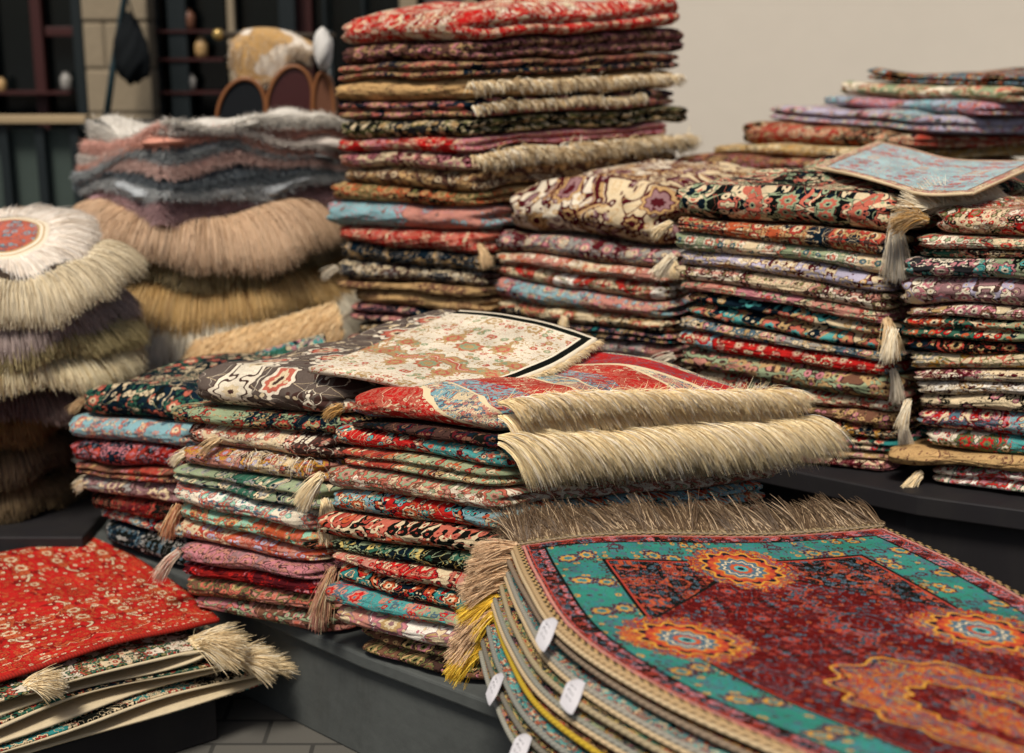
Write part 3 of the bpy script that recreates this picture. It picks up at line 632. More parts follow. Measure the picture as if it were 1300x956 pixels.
# ---- stack topped by the black floral rug
RL_ = [240,275,294,316,338,356,373,408,420,440,469,490,508,532,552,572,590]
RC_ = [256,305,334,353,376,398,412,453,465,484,514,530,549,562,578,590,603]
RW = 'the black topped stack'
R1 = stack('folded_rug', RW, 'folded rugs in the black floral stack', [834,848,846,852,850,852,852,856,848,852,862,862,870,870,870,870], [1142,1130,1128,1124,1128,1128,1140,1140,1134,1142,1140,1140,1146,1146,1142,1130], 3.47, 3.25, (.52, .5), RL_, RC_, [
  ('black', 'black black ink salmon cream sage', D_(label='thick black rug with dense cream and salmon flowers, topmost in the right rear stack', crown=.012, dB=.03, wob=.008, rl=1.05, pat=D_(scale=.62, ros=.55, leaf=.85, vine=.012, blob=.43), fringe=TS(.97, .02, .14, fibre_mat('ivory', 'grey', 'cream'), 7, 420, (.05, -.5, -.8)))),
  ('orange and navy folded rug', 'orange navy cocoa tan brick cream', D_(pat=D_(zone=.2, scale=.9), fringe=TS(0, .02, .05, CREAMF, 13, 200))),
  ('cream, green and red floral folded rug', 'cream sage green salmon slate ivory', {}),
  ('lavender cream paisley folded rug', 'ivory lav maroon lav camel cream', D_(pat=D_(scale=.7, vine=.03), fringe=TS(0, .02, .06, IVF, 14, 300, (-.7, -.3, -.4)))),
  ('thin cream folded rug with brown scrolls', 'ivory cream cocoa pink maroon olive', {}),
  ('thin pinkish folded rug', 'pink rose cocoa cream brick sage', D_(fringe=TS(1, .02, .09, TANF, 15, 300, (.1, -.6, -.8)))),
  ('thick navy and cream folded rug with large flowers', 'cream ink ink tan salmon turq', D_(pat=D_(scale=.6, zone=.24, zf=.55, ros=.5))),
  ('thin grey green folded rug', 'grey slate black tan rose cream', {}),
  ('bright red folded rug with light blue end', 'red sky dred red pink cream', D_(pat=D_(zone=.36, zf=.42, leaf=.4, ros=.45, vine=.008, blob=.3), fringe=TS(1, .02, .07, GREYF, 16, 260, (.15, -.6, -.8)))),
  ('thick brown folded rug with large paisley scrolls', 'brown pink cocoa tan rose sage', D_(pat=D_(scale=.6, vine=.04), fringe=TS(0, .02, .06, GREYF, 17, 160))),
  ('cream folded rug with red buds', 'ivory cream cocoa salmon sage red', {}),
  ('dark brown folded rug', 'cocoa brown black tan rose camel', D_(fringe=TS(1, .02, .06, GREYF, 18, 200, (.15, -.6, -.8)))),
  ('brown and gold folded rug with navy end', 'brown ink black gold salmon cream', D_(pat=D_(zone=.3, zf=.6))),
  ('thin turquoise and red folded rug', 'teal red ink rose green cream', {}), ('thin tan and brown folded rug', 'tan brown cocoa rose tan cream', {}),
  ('thin dark pink folded rug at the bottom', 'maroon rose cocoa pink cream rose', {})], seed=37, zbase=.549)
def loose_slab(nm, label, pts, zt, th, pal, pat=None, mat=None, group=None, fringe=None, **kw):
    me, inf = slab(pts[0], pts[1], pts[2], zt, [z-th for z in zt], 3.3, mat or rug_mat(pal, **(pat or {})), name='rug_body' if fringe else nm, **kw)
    org = (float((pts[0][0]+pts[2][0])/2), float((pts[0][1]+pts[2][1])/2), float(min(zt)-th))
    if fringe: t = root(nm, org); sub(t, 'rug_body', me); fringe(t, inf)
    else: t = ob(nm, me, org)
    tag(t, label, 'rug', group); return t
def border_mat(pal, W, H, bands, pat=None, mode=None):
    """woven ornament inside, plain border bands round the edge: bands = [(distance, colour), ...] outermost first"""
    m, nt, b = new_mat('bordered_wool', .95, .04); uv = uvx(nt); x, y, _ = sep(nt, uv); _seed[0] += 2.1
    c = ornament(nt, uv, pal, _seed[0] % 61, **(pat or {})); d = (x.mn(H-y) if mode == 'br' else x.mn(W-x).mn(y).mn(H-y)) + (noise(nt, uv, 12.0, 1.0)-.5)*.012
    for dist, colr in reversed(bands):
        if isinstance(colr, tuple): c2 = ornament(nt, uv, colr[0], 7.7, **colr[1])
        else: c2 = COL[colr]
        c = mixc(nt, d.lt(dist), c, c2)
    nt.links.new(c.s, b.inputs['Base Color']); weave_bump(nt, b, uv); return m
# turquoise rug lying on the black floral one
gp = [[atZ(1115, 180, 1.267), atZ(1158, 190, 1.260), atZ(1205, 202, 1.248), atZ(1262, 205, 1.254), atZ(1330, 204, 1.267)],
      [atZ(1076, 195, 1.258), atZ(1122, 205, 1.254), atZ(1172, 216, 1.244), atZ(1226, 221, 1.248), atZ(1296, 219, 1.254)],
      [atZ(1034, 213, 1.242), atZ(1082, 222, 1.250), atZ(1126, 234, 1.238), atZ(1172, 247, 1.230), atZ(1236, 246, 1.232)]]
la, lb = np.linalg.norm(gp[2][0]-gp[0][0]), np.linalg.norm(gp[0][4]-gp[0][0])
me, _, _ = sheet('folded_rug', gp, border_mat('pale pale rose salmon cream sky', la, lb, [(.008, 'cream'), (.045, ('pink cream rose salmon cream sage', dict(scale=1.5))), (.052, 'brown')], dict(leaf=.5, ros=.5, vine=.006, scale=1.3, blob=.30, zone=.5, zf=0.)), .007)
tag(ob('folded_rug', me, tuple(atZ(1150, 220, 1.24))), 'pale turquoise rug with pink floral border lying on the black floral rug', 'rug')
# ---- rightmost stack
R3L = [264,297,315,326,353,390,405,438,451,472,488,504,524,549,573,592,610]
R3C = [268,310,328,345,370,398,413,440,458,476,497,516,540,573,590,612,636]
SW = 'the rightmost stack'
stack('folded_rug', SW, 'folded rugs in the rightmost stack', [1166,1160,1163,1140,1124,1138,1138,1142,1148,1155,1158,1148,1150,1163,1122,1170], [1440]*16, 3.19, 3.0, (.46, .42), R3L, R3C, [
  ('cream folded rug with red and black ornament', 'cream ivory black red olive pink', D_(pat=D_(ros=.7, leaf=.9), fringe=both(mk_fringe('L', 1500, .07, .0011, IVF, 0, .6, .1, .1, .3, 6, .3, 2), TS(0, .0, .08, fibre_mat('gold', 'cream', 'tan'), 21, 420, (-.7, -.2, .25))))),
  ('cream folded rug with red diamonds', 'ivory cream cocoa red salmon sage', {}),
  ('thin dark green folded rug', 'green cocoa black salmon tan cream', {}),
  ('charcoal, cream and turquoise folded rug', 'sage charcoal black rose turq ivory', D_(pat=D_(zone=.17, zf=.4))),
  ('thick mauve cream folded rug with large rosettes', 'cream mauve cocoa rose lav ivory', D_(pat=D_(scale=.6, ros=1.0))),
  ('thin cream folded rug with brown scrolls', 'cream tan cocoa rose brown ivory', {}),
  ('green folded rug with orange red lozenges', 'sage green ink orange red cream', D_(pat=D_(zone=.2, scale=.8, leaf=.9), fringe=TS(0, 0, .07, IVF, 22, 260, (-.4, -.5, -.8)))),
  ('thin black folded rug', 'black ink black brick tan black', {}),
  ('grey cream paisley folded rug', 'cream grey olive salmon gold cream', D_(pat=D_(scale=.7, vine=.04))),
  ('maroon folded rug with cream scrolls', 'maroon cream maroon cream rose ivory', {}),
  ('white folded rug with brown garlands', 'ivory white cocoa tan maroon ivory', D_(pat=D_(vine=.035, leaf=.4))),
  ('cream folded rug with black rosettes', 'cream cream black black rose cream', D_(pat=D_(ros=1.0, leaf=.2, vine=.01, blob=.2), fringe=TS(0, 0, .06, IVF, 23, 220, (-.4, -.5, -.8)))),
  ('light blue folded rug with pink flowers', 'sky slate maroon rose cream red', {}),
  ('green and red floral folded rug', 'turq ivory green red rose olive', {}),
  ('long dull gold folded rug', 'tan camel brown tan brown camel', D_(pat=D_(leaf=.2, ros=0, vine=.004, blob=.2))),
  ('white folded rug with red and green flowers', 'white ivory green rose sage red', D_(fringe=TS(0, .0, .07, CREAMF, 24, 260, (-.75, -.45, -.5))))], seed=51, zbase=.549)
# ---- pile far right at the back
RBW = 'the far right rear pile'
crate = root('crate', (1.2, 5.0, .55)); m = MB(); m.prism([tuple(atY(870, 300, 4.95)[:2]), tuple(atY(1110, 300, 4.55)[:2]), tuple(atY(1500, 300, 4.7)[:2]), (2.2, 5.4), (.9, 5.5)], .55, 1.05); m.build('crate_box', M_table, parent=crate, bevel=.005)
m = MB(); m.prism([tuple(atY(865, 300, 4.97)[:2]), tuple(atY(1110, 300, 4.52)[:2]), tuple(atY(1500, 300, 4.68)[:2]), (2.25, 5.4), (.88, 5.5)], 1.053, 1.075); m.build('lid', M_table, parent=crate, bevel=.004)
tag(crate, 'dark wooden crate under the far right rear pile', 'crate')
stack('folded_rug', RBW, 'folded rugs in the far right rear pile', [1090,1055,1030,972,932,895,845,838], [1300,1286,1245,1196,1165,1120,1090,1080], 4.95, 4.55, (.62, .22),
  [90,103,120,133,152,182,196,214,236], [97,112,132,150,174,192,208,224,246], [
  ('dark folded rug with orange flowers', 'black slate black orange sky tan', {}),
  ('cream and green folded rug', 'ivory sage olive salmon cream sage', {}),
  ('pinkish folded rug with pale blue end', 'rose sky maroon salmon cream lav', D_(pat=D_(zone=.2))),
  ('light blue and lilac folded rug', 'sky lav cocoa lav rose cream', D_(pat=D_(zone=.25, zf=.7))),
  ('brick red and black folded rug', 'black brick ink orange tan cream', D_(pat=D_(zone=.25, zf=.55, leaf=.7, ros=.5))),
  ('tan folded rug with olive pattern', 'cream tan olive gold brown cream', {}),
  ('dark brown folded rug with small red flowers', 'cocoa brown black brick rose tan', D_(pat=D_(leaf=.9))),
  ('dark maroon brown folded rug', 'cocoa cocoa black rose brick tan', {})], seed=67, zbase=1.076)
# ---- low stack at left
L0L = [490,531,559,592,607,629,650,662,676]; L0C = [510,547,576,599,618,646,668,690,712]
stack('folded_rug', 'the low left stack', 'folded rugs in the low left stack', [88,74,76,90,92,105,116,120], [240,230,228,224,226,228,232,236], 3.53, 3.3, (.33, .40), L0L, L0C, [
  ('navy', 'ink navy black green salmon cream', D_(label='thick navy rug with green and cream flowers, topmost in the low left stack', crown=.01, pat=D_(scale=.7, leaf=.8), fringe=TS(0, .1, .05, TANF, 31, 200))),
  ('pale blue folded rug with pink buds', 'sky sky slate pink salmon cream', D_(pat=D_(leaf=.8, ros=.2, vine=.006, blob=.3))),
  ('dark red and navy folded rug', 'dred navy black brick slate rose', {}), ('thin salmon brown folded rug', 'brick brown cocoa salmon rose tan', {}),
  ('mauve grey folded rug', 'mauve grey cocoa mauve cream mauve', D_(pat=D_(scale=.7), fringe=TS(0, .1, .04, IVF, 32, 120))),
  ('dark maroon folded rug', 'maroon black black brick dred brown', {}), ('thin blue and red folded rug', 'slate red ink sky brick cream', {}),
  ('black folded rug at the bottom', 'ink black black charcoal slate grey', {})], seed=71, zbase=.271)
# ---- taupe topped stack
C1L = [470,520,541,568,592,612,640,661,689,714,730,757,786]; C1C = [494,534,558,592,622,656,682,704,722,742,762,786,812]
CW = 'the taupe topped stack'
stack('folded_rug', CW, 'folded rugs in the taupe topped stack', [228,202,216,211,213,204,216,217,218,226,216,228], [432,436,420,402,406,392,400,402,398,404,412,420], 3.09, 2.92, (.60, .50), C1L, C1C, [
  ('taupe', 'taupe taupe cocoa ivory salmon cream', D_(label='thick taupe rug with big cream and salmon flowers, topmost in its front left stack', crown=.02, dB=.05, wob=.01, rl=1.0, pat=D_(scale=.40, leaf=.10, ros=.9, vine=.006, blob=.33, zone=.5, zf=0.))),
  ('grey green folded rug with red turned end', 'sage ink ink sage brick tan', D_(pat=D_(zone=.3, zf=.6, vine=.01))),
  ('cream and salmon folded rug with black band', 'cream cocoa cocoa salmon pink ivory', D_(pat=D_(zone=.2, zf=.35), fringe=both(TS(.3, 0, .05, TANF, 41, 60), mk_fringe('A', 60, .04, .001, IVF, .4, .9, .95, .8, .8, 0, 0, 8)))),
  ('cream folded rug with yellow orange feathers', 'cream pink cocoa gold salmon lav', D_(fringe=TS(0, .05, .04, IVF, 42, 140))),
  ('dark green folded rug, doubled,', 'green sage ink grey sage cream', D_(lobesA=2, pat=D_(leaf=.3), fringe=TS(1, .02, .085, CREAMF, 43, 420, (.2, -.75, -.35)))),
  ('white mint folded rug with pink flowers', 'white ivory slate salmon pink mint', D_(pat=D_(leaf=.8, ros=.3, vine=.006))),
  ('mint green folded rug with black end', 'mint black green salmon camel orange', D_(pat=D_(zone=.36, zf=.35), fringe=TS(0, .03, .07, fibre_mat('salmon', 'camel', 'cream'), 44, 260, (-.5, -.45, -.7)))),
  ('pinkish cream folded rug with orange patches', 'pink cream brick orange lav salmon', D_(pat=D_(scale=.8))),
  ('dusty mauve folded rug', 'mauve rose cocoa rose mauve pink', D_(pat=D_(vine=.03), fringe=TS(0, .02, .075, fibre_mat('ivory', 'salmon', 'white'), 45, 240, (-.9, -.3, -.5)))),
  ('thin crimson folded rug', 'dred maroon maroon red rose dred', D_(pat=D_(leaf=.2, ros=.3), fringe=TS(1, .02, .08, fibre_mat('pink', 'brown', 'cream'), 46, 220, (-.1, -.5, -.9)))),
  ('salmon brown folded rug', 'brown pink cocoa salmon tan olive', D_(pat=D_(scale=.8, vine=.03))),
  ('thick pinkish brown folded rug at the bottom', 'rose brown cocoa pink salmon sage', D_(pat=D_(scale=.7, vine=.03)))], seed=83, zbase=.271, amp=.007)
# cream rug with black stripe on the taupe one, and a dark green one behind
gp = [[atZ(585, 397, .928), atZ(640, 402, .930), atZ(700, 414, .922), atZ(758, 433, .908)],
      [atZ(515, 424, .908), atZ(575, 432, .912), atZ(640, 446, .905), atZ(705, 466, .888)],
      [atZ(455, 449, .892), atZ(515, 458, .896), atZ(575, 472, .890), atZ(640, 490, .872)],
      [atZ(392, 470, .880), atZ(455, 478, .884), atZ(515, 491, .880), atZ(590, 508, .862)]]
la, lb = np.linalg.norm(gp[3][0]-gp[0][0]), np.linalg.norm(gp[0][3]-gp[0][0])
cr = root('folded_rug', tuple(float(v) for v in atZ(560, 450, .87)))
me, G, N = sheet('rug_body', gp, border_mat('ivory ivory tan salmon sage tan', la, lb, [(.014, 'ivory'), (.036, 'black'), (.042, 'ivory')], dict(leaf=.45, ros=.35, vine=.004, scale=.8, blob=.27, zone=.5, zf=0.), mode='br'), .014); sub(cr, 'rug_body', me)
rs_ = np.random.RandomState(19); jj = rs_.uniform(0, 38.9, 900); j0 = jj.astype(int); P0 = G[j0, 39]*(1-(jj-j0))[:, None]+G[j0+1, 39]*(jj-j0)[:, None]
sub(cr, 'fringe', strands('fringe', P0, np.tile([.55, -.5, .2], (900, 1)), .022, .0010, CREAMF, 19, .4, 3, .3, 5, .2)); tag(cr, 'cream rug with red flowers and a black edge stripe lying on the taupe rug', 'rug')
gp = [[atY(286, 462, 3.86), atY(350, 441, 3.86), atY(412, 424, 3.86)], [atY(286, 472, 3.84), atY(350, 459, 3.84), atY(414, 444, 3.84)], [atY(286, 500, 3.83), atY(350, 496, 3.83), atY(416, 490, 3.83)]]
me, _, _ = sheet('upright_rug', gp, rug_mat('green ink ink turq rose cream', scale=1.1), .02); tag(ob('upright_rug', me, tuple(atY(350, 500, 3.85))), 'dark green floral rug edge poking up behind the taupe rug', 'rug')
# ---- front centre stack with the cream fringe
C2L = [494,530,542,563,592,623,650,684,698,712,736,765,790,815]; C2C = [512,556,573,597,625,650,681,711,737,768,793,810,838,868]
FW = 'the paisley topped stack'
FR = fibre_mat(lin('fbecc4'), lin('eed094'), lin('fff8ea'), rough=.45, name='long_cream_fringe'); FRG = fibre_mat(lin('fbeac0'), lin('f2d090'), lin('fffaf0'), rough=.45, name='cream_fringe')
lb2 = float(np.hypot(.63, .32))
def topmat():
    m, nt, b = new_mat('paisley_wool', .95, .04); uv = uvx(nt); x, y, _ = sep(nt, uv)
    warp = (noise(nt, uv, 5.0, 1.0)-.5)*.09
    A = ornament(nt, uv, 'pink sky slate cream salmon cream', 5.3, scale=1.35, vine=.03, leaf=.8, ros=.25, blob=.46)
    Bc = ornament(nt, uv, 'red red brick salmon cream salmon', 9.1, scale=1.5, vine=.025, leaf=.9, ros=.1)
    Cc = ornament(nt, uv, 'sky sky slate pink salmon red', 12.1, scale=1.5, vine=.03, leaf=.7, ros=.2)
    st = ((y+warp+x*.35)/.23).frac()
    c = mixc(nt, st.lt(.45), A, Bc); c = mixc(nt, st.gt(.72), c, Cc); c = mixc(nt, st.near(.45, .018), c, COL['cream']); c = mixc(nt, st.near(.72, .012), c, COL['cream'])
    # field: plain red towards the right, dark flowered edge band, beige selvedge at the rear
    Rr = ornament(nt, uv, 'red red slate brick salmon red', 3.3, scale=1.9, leaf=.5, ros=.05, vine=.02, blob=.3)
    rear = (x*-.25) + y + warp*.6
    c = mixc(nt, rear.gt(.42), c, Rr); c = mixc(nt, rear.near(.42, .008), c, COL['cream'])
    E = ornament(nt, uv, 'black green ink cream orange olive', 14.0, scale=1.6)
    c = mixc(nt, x.gt(.405)*x.lt(.435)*y.gt(.12), c, E)
    c = mixc(nt, y.gt(lb2-.10), c, ornament(nt, uv, 'cream cream slate slate pink cream', 4.0, scale=1.6)); c = mixc(nt, y.gt(lb2-.055), c, lin('c8b296'))
    nt.links.new(c.s, b.inputs['Base Color']); weave_bump(nt, b, uv); return m
tf1 = both(mk_fringe('B', 9000, .072, .0008, FRG, 0, 1.03, .02, .95, .17, 9, .55, 61, .10, 6, 1.0), mk_fringe('B', 4500, .060, .0008, FRG, 0, 1.03, .45, 1.0, .16, 8, .05, 62, .10, 5, 1.0, name='fringe_underlayer'), mk_fringe('B', 120, .03, .0007, FRG, 0, 1, .0, -.15, .5, 0, .8, 63, .4, 4, .6, name='loose_ends'))
tf2 = both(mk_fringe('B', 12000, .135, .0008, FR, 0, 1.05, .02, 1.0, .13, 12, .40, 64, .09, 7, 1.35), mk_fringe('B', 4500, .11, .0009, FR, 0, 1.05, .5, 1.2, .14, 10, .1, 65, .08, 6, 1.25, name='fringe_underlayer'))
xLc = [416,430,414,416,396,406,390,398,406,408,394,408,430]; xCc = [632,632,636,634,632,634,624,622,618,612,612,612,612]
stack('folded_rug', FW, 'folded rugs in the fringed front stack', xLc, xCc, 2.85, 2.67, (.63, .32), C2L, C2C, [
  ('red', '', D_(label='red and blue paisley rug with thick cream fringe, topmost in the front centre stack', crown=.012, dB=.075, wob=.004, jt=0.0, mat=topmat(), fringe=both(tf1, TS(0, .04, .035, fibre_mat('gold', 'tan', 'camel'), 60, 140, (-1, -.2, -.1))))),
  ('thin black folded rug with long cream fringe', 'black cocoa black maroon ink brown', D_(wr=.6, pat=D_(leaf=.4), fringe=tf2)),
  ('red, teal and maroon folded rug', 'red turq maroon salmon turq cream', D_(wr=.6, pat=D_(zone=.22, zf=.5, ros=.7))),
  ('green and orange brown folded rug', 'sage brick cocoa orange tan cream', D_(wr=.6, pat=D_(zone=.36, zf=.3, leaf=.8))),
  ('cream folded rug with pink and green flowers', 'cream ivory brown salmon sage pink', D_(pat=D_(ros=.4, leaf=.8), fringe=TS(0, .02, .075, CREAMF, 66, 360, (-.75, -.4, -.55)))),
  ('red and turquoise folded rug', 'red sky ink orange turq cream', D_(pat=D_(zone=.2, zf=.5))),
  ('thick orange brown paisley folded rug', 'brick black black salmon orange cream', D_(lobesA=1, pat=D_(scale=.7, vine=.04, zone=.2))),
  ('black folded rug with lemon green scrolls', 'ink black black lemon green sage', D_(pat=D_(scale=.8, leaf=.3))),
  ('salmon and cream folded rug', 'pink cream maroon salmon red cream', {}),
  ('dark blue and red folded rug', 'ink teal black orange red cream', D_(pat=D_(zone=.15), fringe=TS(0, .02, .10, fibre_mat('pink', 'tan', 'cream'), 67, 240, (-.5, -.4, -.9)))),
  ('grey green folded rug with pink buds', 'sage turq slate pink red salmon', D_(pat=D_(ros=.2, vine=.006, leaf=.9))),
  ('thick white and pink folded rug', 'white pink mauve rose tan cream', D_(lobesA=1, pat=D_(scale=.6, zone=.14, leaf=.4))),
  ('dark brown folded rug at the bottom', 'cocoa brown black tan rose olive', {})],
  dR=[-.05,-.055,-.055,-.05,-.045,-.04,-.035,-.03,-.025,-.02,-.015,-.01,0,0], seed=97, zbase=.271, amp=.006)
# ---- sheepskins and fringed mats, left rear
def mk_fur(n, ln, rad, mat, top=False, seed=1):
    def f(t, inf):
        rs = np.random.RandomState(seed); Ps, Ds = [], []
        for s_, k in (('A', n//3), ('B', n//2), ('L', n//6)):
            P, D, u = edge_pts(inf, k, s_, rs, 0, 1, rs.uniform(.05, .9, k), .9); Ps.append(P); Ds.append(D+np.array([0, 0, .5]))
        if top:
            k = n; X_, Y_ = rs.uniform(.02, inf['la']-.02, k), rs.uniform(.02, inf['lb']-.02, k); Ps.append(inf['world'](X_, Y_, inf['top'](X_, Y_)-.002)); Ds.append(np.tile([.1, -.3, .8], (k, 1)))
        sub(t, 'wool', strands('wool', np.concatenate(Ps), np.concatenate(Ds), ln, rad, mat, seed, .55, 3, .45, 7, .5, .4, lenvar=.45))
    return f
def woolm(a): return plain('wool_base', '%s' % a, .95, .05, .2, 40)
SK = [('pale grey', 'c9c3b8', 'efe8dc', 'b8b4ac'), ('dusty pink', 'd09a88', 'f0c4b4', 'c08c80'), ('whitish', 'c8beb4', 'f0e6dc', 'b0a8a0'), ('salmon pink', 'cc907c', 'ecb8a4', 'b07c6c'), ('ash grey', '8c9294', 'c0c4c2', '70787c'),
      ('pale rose', 'd0aa9e', 'f0d4c8', 'c09c90'), ('dark blue grey', '565e64', '8c9498', '484f54'), ('light grey', 'a0a4a6', 'd4d4d0', '8a9092'), ('mauve', 'b08a8c', 'dab8b4', '94787a')]
SK = [(d+' wavy sheepskin', a_, b_, c_) for d, a_, b_, c_ in SK]
def furm(a, b_, c_): return fibre_mat(lin(a), lin(b_), lin(c_), rough=.7, name='sheep_wool')
BL_ = [174,184,193,202,211,220,229,239,250,268]; BC_ = [148,160,172,184,196,208,221,234,247,270]
stack('sheepskin', 'the shaggy left pile', 'shaggy sheepskins in the left rear pile', [116,108,102,104,98,104,100,106,112], [214,208,212,206,212,206,212,208,204], 4.55, 4.2, (.50, .42), BL_, BC_,
  [(d, '', D_(mat=woolm(c1), wob=.030, lobesB=1, crown=.02 if k == 0 else 0, fringe=mk_fur(9000, .025, .0009, furm(c1, c2, c3), k == 0, 100+k))) for k, (d, c1, c2, c3) in enumerate(SK)],
  dR=[-.03]*8+[-.02,-.01], seed=111, amp=.032, own=.22, zbase=1.005)
def fringed_disc(nm, label, group, c, R, Rf, th, tilt, body, fm, n, seed, grav=.55, squash=1.0, sink=.0, top_fringe=False):
    """round mat with a fringe all round; tilt is towards the camera"""
    t = root(nm, (float(c[0]), float(c[1]), float(c[2]))); N = 96; rs = np.random.RandomState(seed); ct, st_ = math.cos(tilt), math.sin(tilt)
    wav = lambda a: 1+.02*np.sin(a*3+seed)+.015*np.sin(a*7+seed*2)
    hz = lambda a: (.002 if top_fringe else .010)*np.sin(a*3+seed*1.3)+(.0 if top_fringe else .006)*np.sin(a*6+seed)
    def W(x, y, z): return np.stack([c[0]+x, c[1]+y*ct*squash, c[2]+z+y*st_], -1)
    a = np.linspace(0, 2*math.pi, N, endpoint=False); prof = [(0, 1.2), (.15, 1.19), (.3, 1.17), (.45, 1.13), (.6, 1.08), (.75, 1.0), (.88, .9), (.96, .75), (1.0, .5), (.97, .2), (.9, .05), (.5, 0), (0.001, 0)]
    V = [W(R*k*wav(a)*np.cos(a), R*k*wav(a)*np.sin(a), zz*th+hz(a)*k*k) for k, zz in prof]; UVs = [np.stack([R*k*np.cos(a), R*k*np.sin(a)], -1) for k, _ in prof]
    F = [[i*N+j, (i+1)*N+j, (i+1)*N+(j+1) % N, i*N+(j+1) % N] for i in range(len(prof)-1) for j in range(N)]
    sub(t, 'mat_body', mesh_np('mat_body', np.concatenate(V), np.array(F), body, np.concatenate(UVs)))
    a = rs.uniform(0, 2*math.pi, n); k = rs.uniform(.88, 1.0, n); P = W(R*k*wav(a)*np.cos(a), R*k*wav(a)*np.sin(a), th*rs.uniform(.2, .95, n)+hz(a))
    D = np.stack([np.cos(a), np.sin(a)*ct, np.sin(a)*st_+.12*np.ones(n)], -1)
    sub(t, 'fringe', strands('fringe', P, D, (Rf-R)*1.05*(1+.10*np.sin(a*4+seed)+.05*np.sin(a*11+seed)), .00085, fm, seed, grav, 5, .045, 20, .04, .6, lenvar=.10))
    tag(t, label, 'rug', group); return t
BG = 'fringed round mats in the left rear pile'
zz = lambda py, Y: atY(650, py, Y)[2]
def fmx(a, b_, c_): return fibre_mat(lin(a), lin(b_), lin(c_), rough=.5, name='silky_fringe')
dk = plain('dark_felt', '3a3028', .95, .05, .3, 20)
for k, (px, pw, yb, th, a, b_, c_, lb) in enumerate((
    (262, 168, 292, .05, 'd4b08c', 'e8cbaa', 'a88460', 'pinkish tan long fringed mat directly under the sheepskins in the left rear pile'),
    (272, 152, 318, .03, '86744e', 'a8966c', '5a4a34', 'dark olive fringed mat between the two tan ones, left rear pile'),
    (275, 168, 368, .05, 'cfa866', 'e4c48c', '9c7440', 'golden tan long fringed mat at mid height of the left rear pile'),
    (280, 190, 408, .045, 'd8ceb6', 'ece4d0', 'a89c80', 'greyish cream long fringed mat low in the left rear pile'),
    (285, 172, 442, .04, '946e4c', 'b48c68', '684c38', 'brown fringed mat near the bottom of the left rear pile'))):
    Y = 4.62; R_ = pw/FPX*Y; c = atY(px, yb, Y); cz = zz(yb-12, Y-R_*.8)
    fringed_disc('fringed_mat', lb, BG, (c[0], Y, cz-.0), R_*.76, R_*1.22, th, math.radians(4), dk, fmx(a, b_, c_), 14000, 200+k, .95)
m = MB(); ctr = atY(285, 400, 4.62); m.tube([(ctr[0], 4.62, .549), (ctr[0], 4.62, .62)], .22, 24)
tag(m.build('dark_mat', dk, smooth=False), 'dark mat base at the very bottom of the left rear pile', 'rug', BG)
# cream fur flap spilling out in front of that pile
gp = [[atY(255, 430, 4.15), atY(330, 412, 4.15), atY(425, 385, 4.15)], [atY(247, 452, 4.06), atY(330, 432, 4.05), atY(432, 402, 4.05)], [atY(243, 476, 4.03), atY(335, 458, 4.02), atY(436, 428, 4.02)]]
fl = root('fur_rug', tuple(float(v) for v in atY(330, 470, 4.05))); me, G, N = sheet('hide', gp, plain('fur_base', 'a98f68', .95, .05, .2, 30), .006); sub(fl, 'hide', me)
rs_ = np.random.RandomState(8); ii = rs_.randint(0, 40, 9000); jj = rs_.randint(0, 40, 9000); P0 = G[ii, jj]+rs_.normal(0, .004, (9000, 3))
sub(fl, 'fur', strands('fur', P0, np.tile([-.45, -.9, -.2], (9000, 1)), .06, .0012, fmx('e4c08a', 'f2d8ac', 'c49c68'), 9, .4, 4, .2, 9)); tag(fl, 'golden cream long haired fur rug slanting behind the taupe floral rug', 'rug')
# ---- round fringed mats, far left
AG = 'round fringed mats in the far left pile'
cr2 = root('crate', (-1.4, 3.8, 0)); m = MB(); m.box(-1.75, -1.12, 3.50, 4.1, 0, .30); m.build('crate_box', M_table, parent=cr2, bevel=.005); tag(cr2, 'dark crate under the far left pile of round mats', 'crate')
def medal():
    m, nt, b = new_mat('medallion_wool', .95, .04); uv = uvx(nt); x, y, _ = sep(nt, uv); r = (x*x+y*y).sq()
    o = ornament(nt, uv, 'orange salmon slate salmon sky orange', 3.0, scale=1.2, leaf=.6, ros=.4)
    c = mixc(nt, r.gt(.092), o, COL['ivory']); c = mixc(nt, r.near(.094, .003), c, COL['tan']); c = mixc(nt, r.near(.108, .002), c, COL['tan'])
    nt.links.new(c.s, b.inputs['Base Color']); weave_bump(nt, b, uv); return m
AA = [(6, 250, 316, 120, 12, 'eee2d2', 'faf2e6', 'd0bca4', 'whitish round mat with orange red medallion on top of the far left pile', .34),
      (26, 0, 374, 146, 8, 'dccaa6', 'ece0c4', 'b09a74', 'beige long fringed mat just under the orange medallion mat', .5),
      (10, 0, 420, 152, 5, 'b8a49c', 'd0bcb4', '8a7870', 'mauve grey fringed mat, third down in the far left pile', .5),
      (22, 0, 446, 152, 4, 'b09e6c', 'c8b888', '806e48', 'olive tan fringed mat, fourth down in the far left pile', .5),
      (14, 0, 478, 164, 4, 'e4d2a4', 'f4e8c8', 'b8a070', 'straw coloured long fringed mat at mid height of the far left pile', .5),
      (8, 0, 516, 142, 3, '6e5a54', '887068', '4e3e3a', 'dark mauve fringed mat, sixth down in the far left pile', .5),
      (0, 0, 548, 108, 3, '8a6c40', 'a5854f', '5c4426', 'brown long fringed mat in the lower far left pile', .75),
      (0, 0, 600, 110, 3, '5c4a36', '7c6648', '3a2c20', 'dark brown fringed mat, second lowest in the far left pile', .7),
      (5, 0, 650, 105, 3, '6a563c', '8a7450', '40301f', 'dark brown fringed mat, lowest in the far left pile', .7)]
mb = medal()
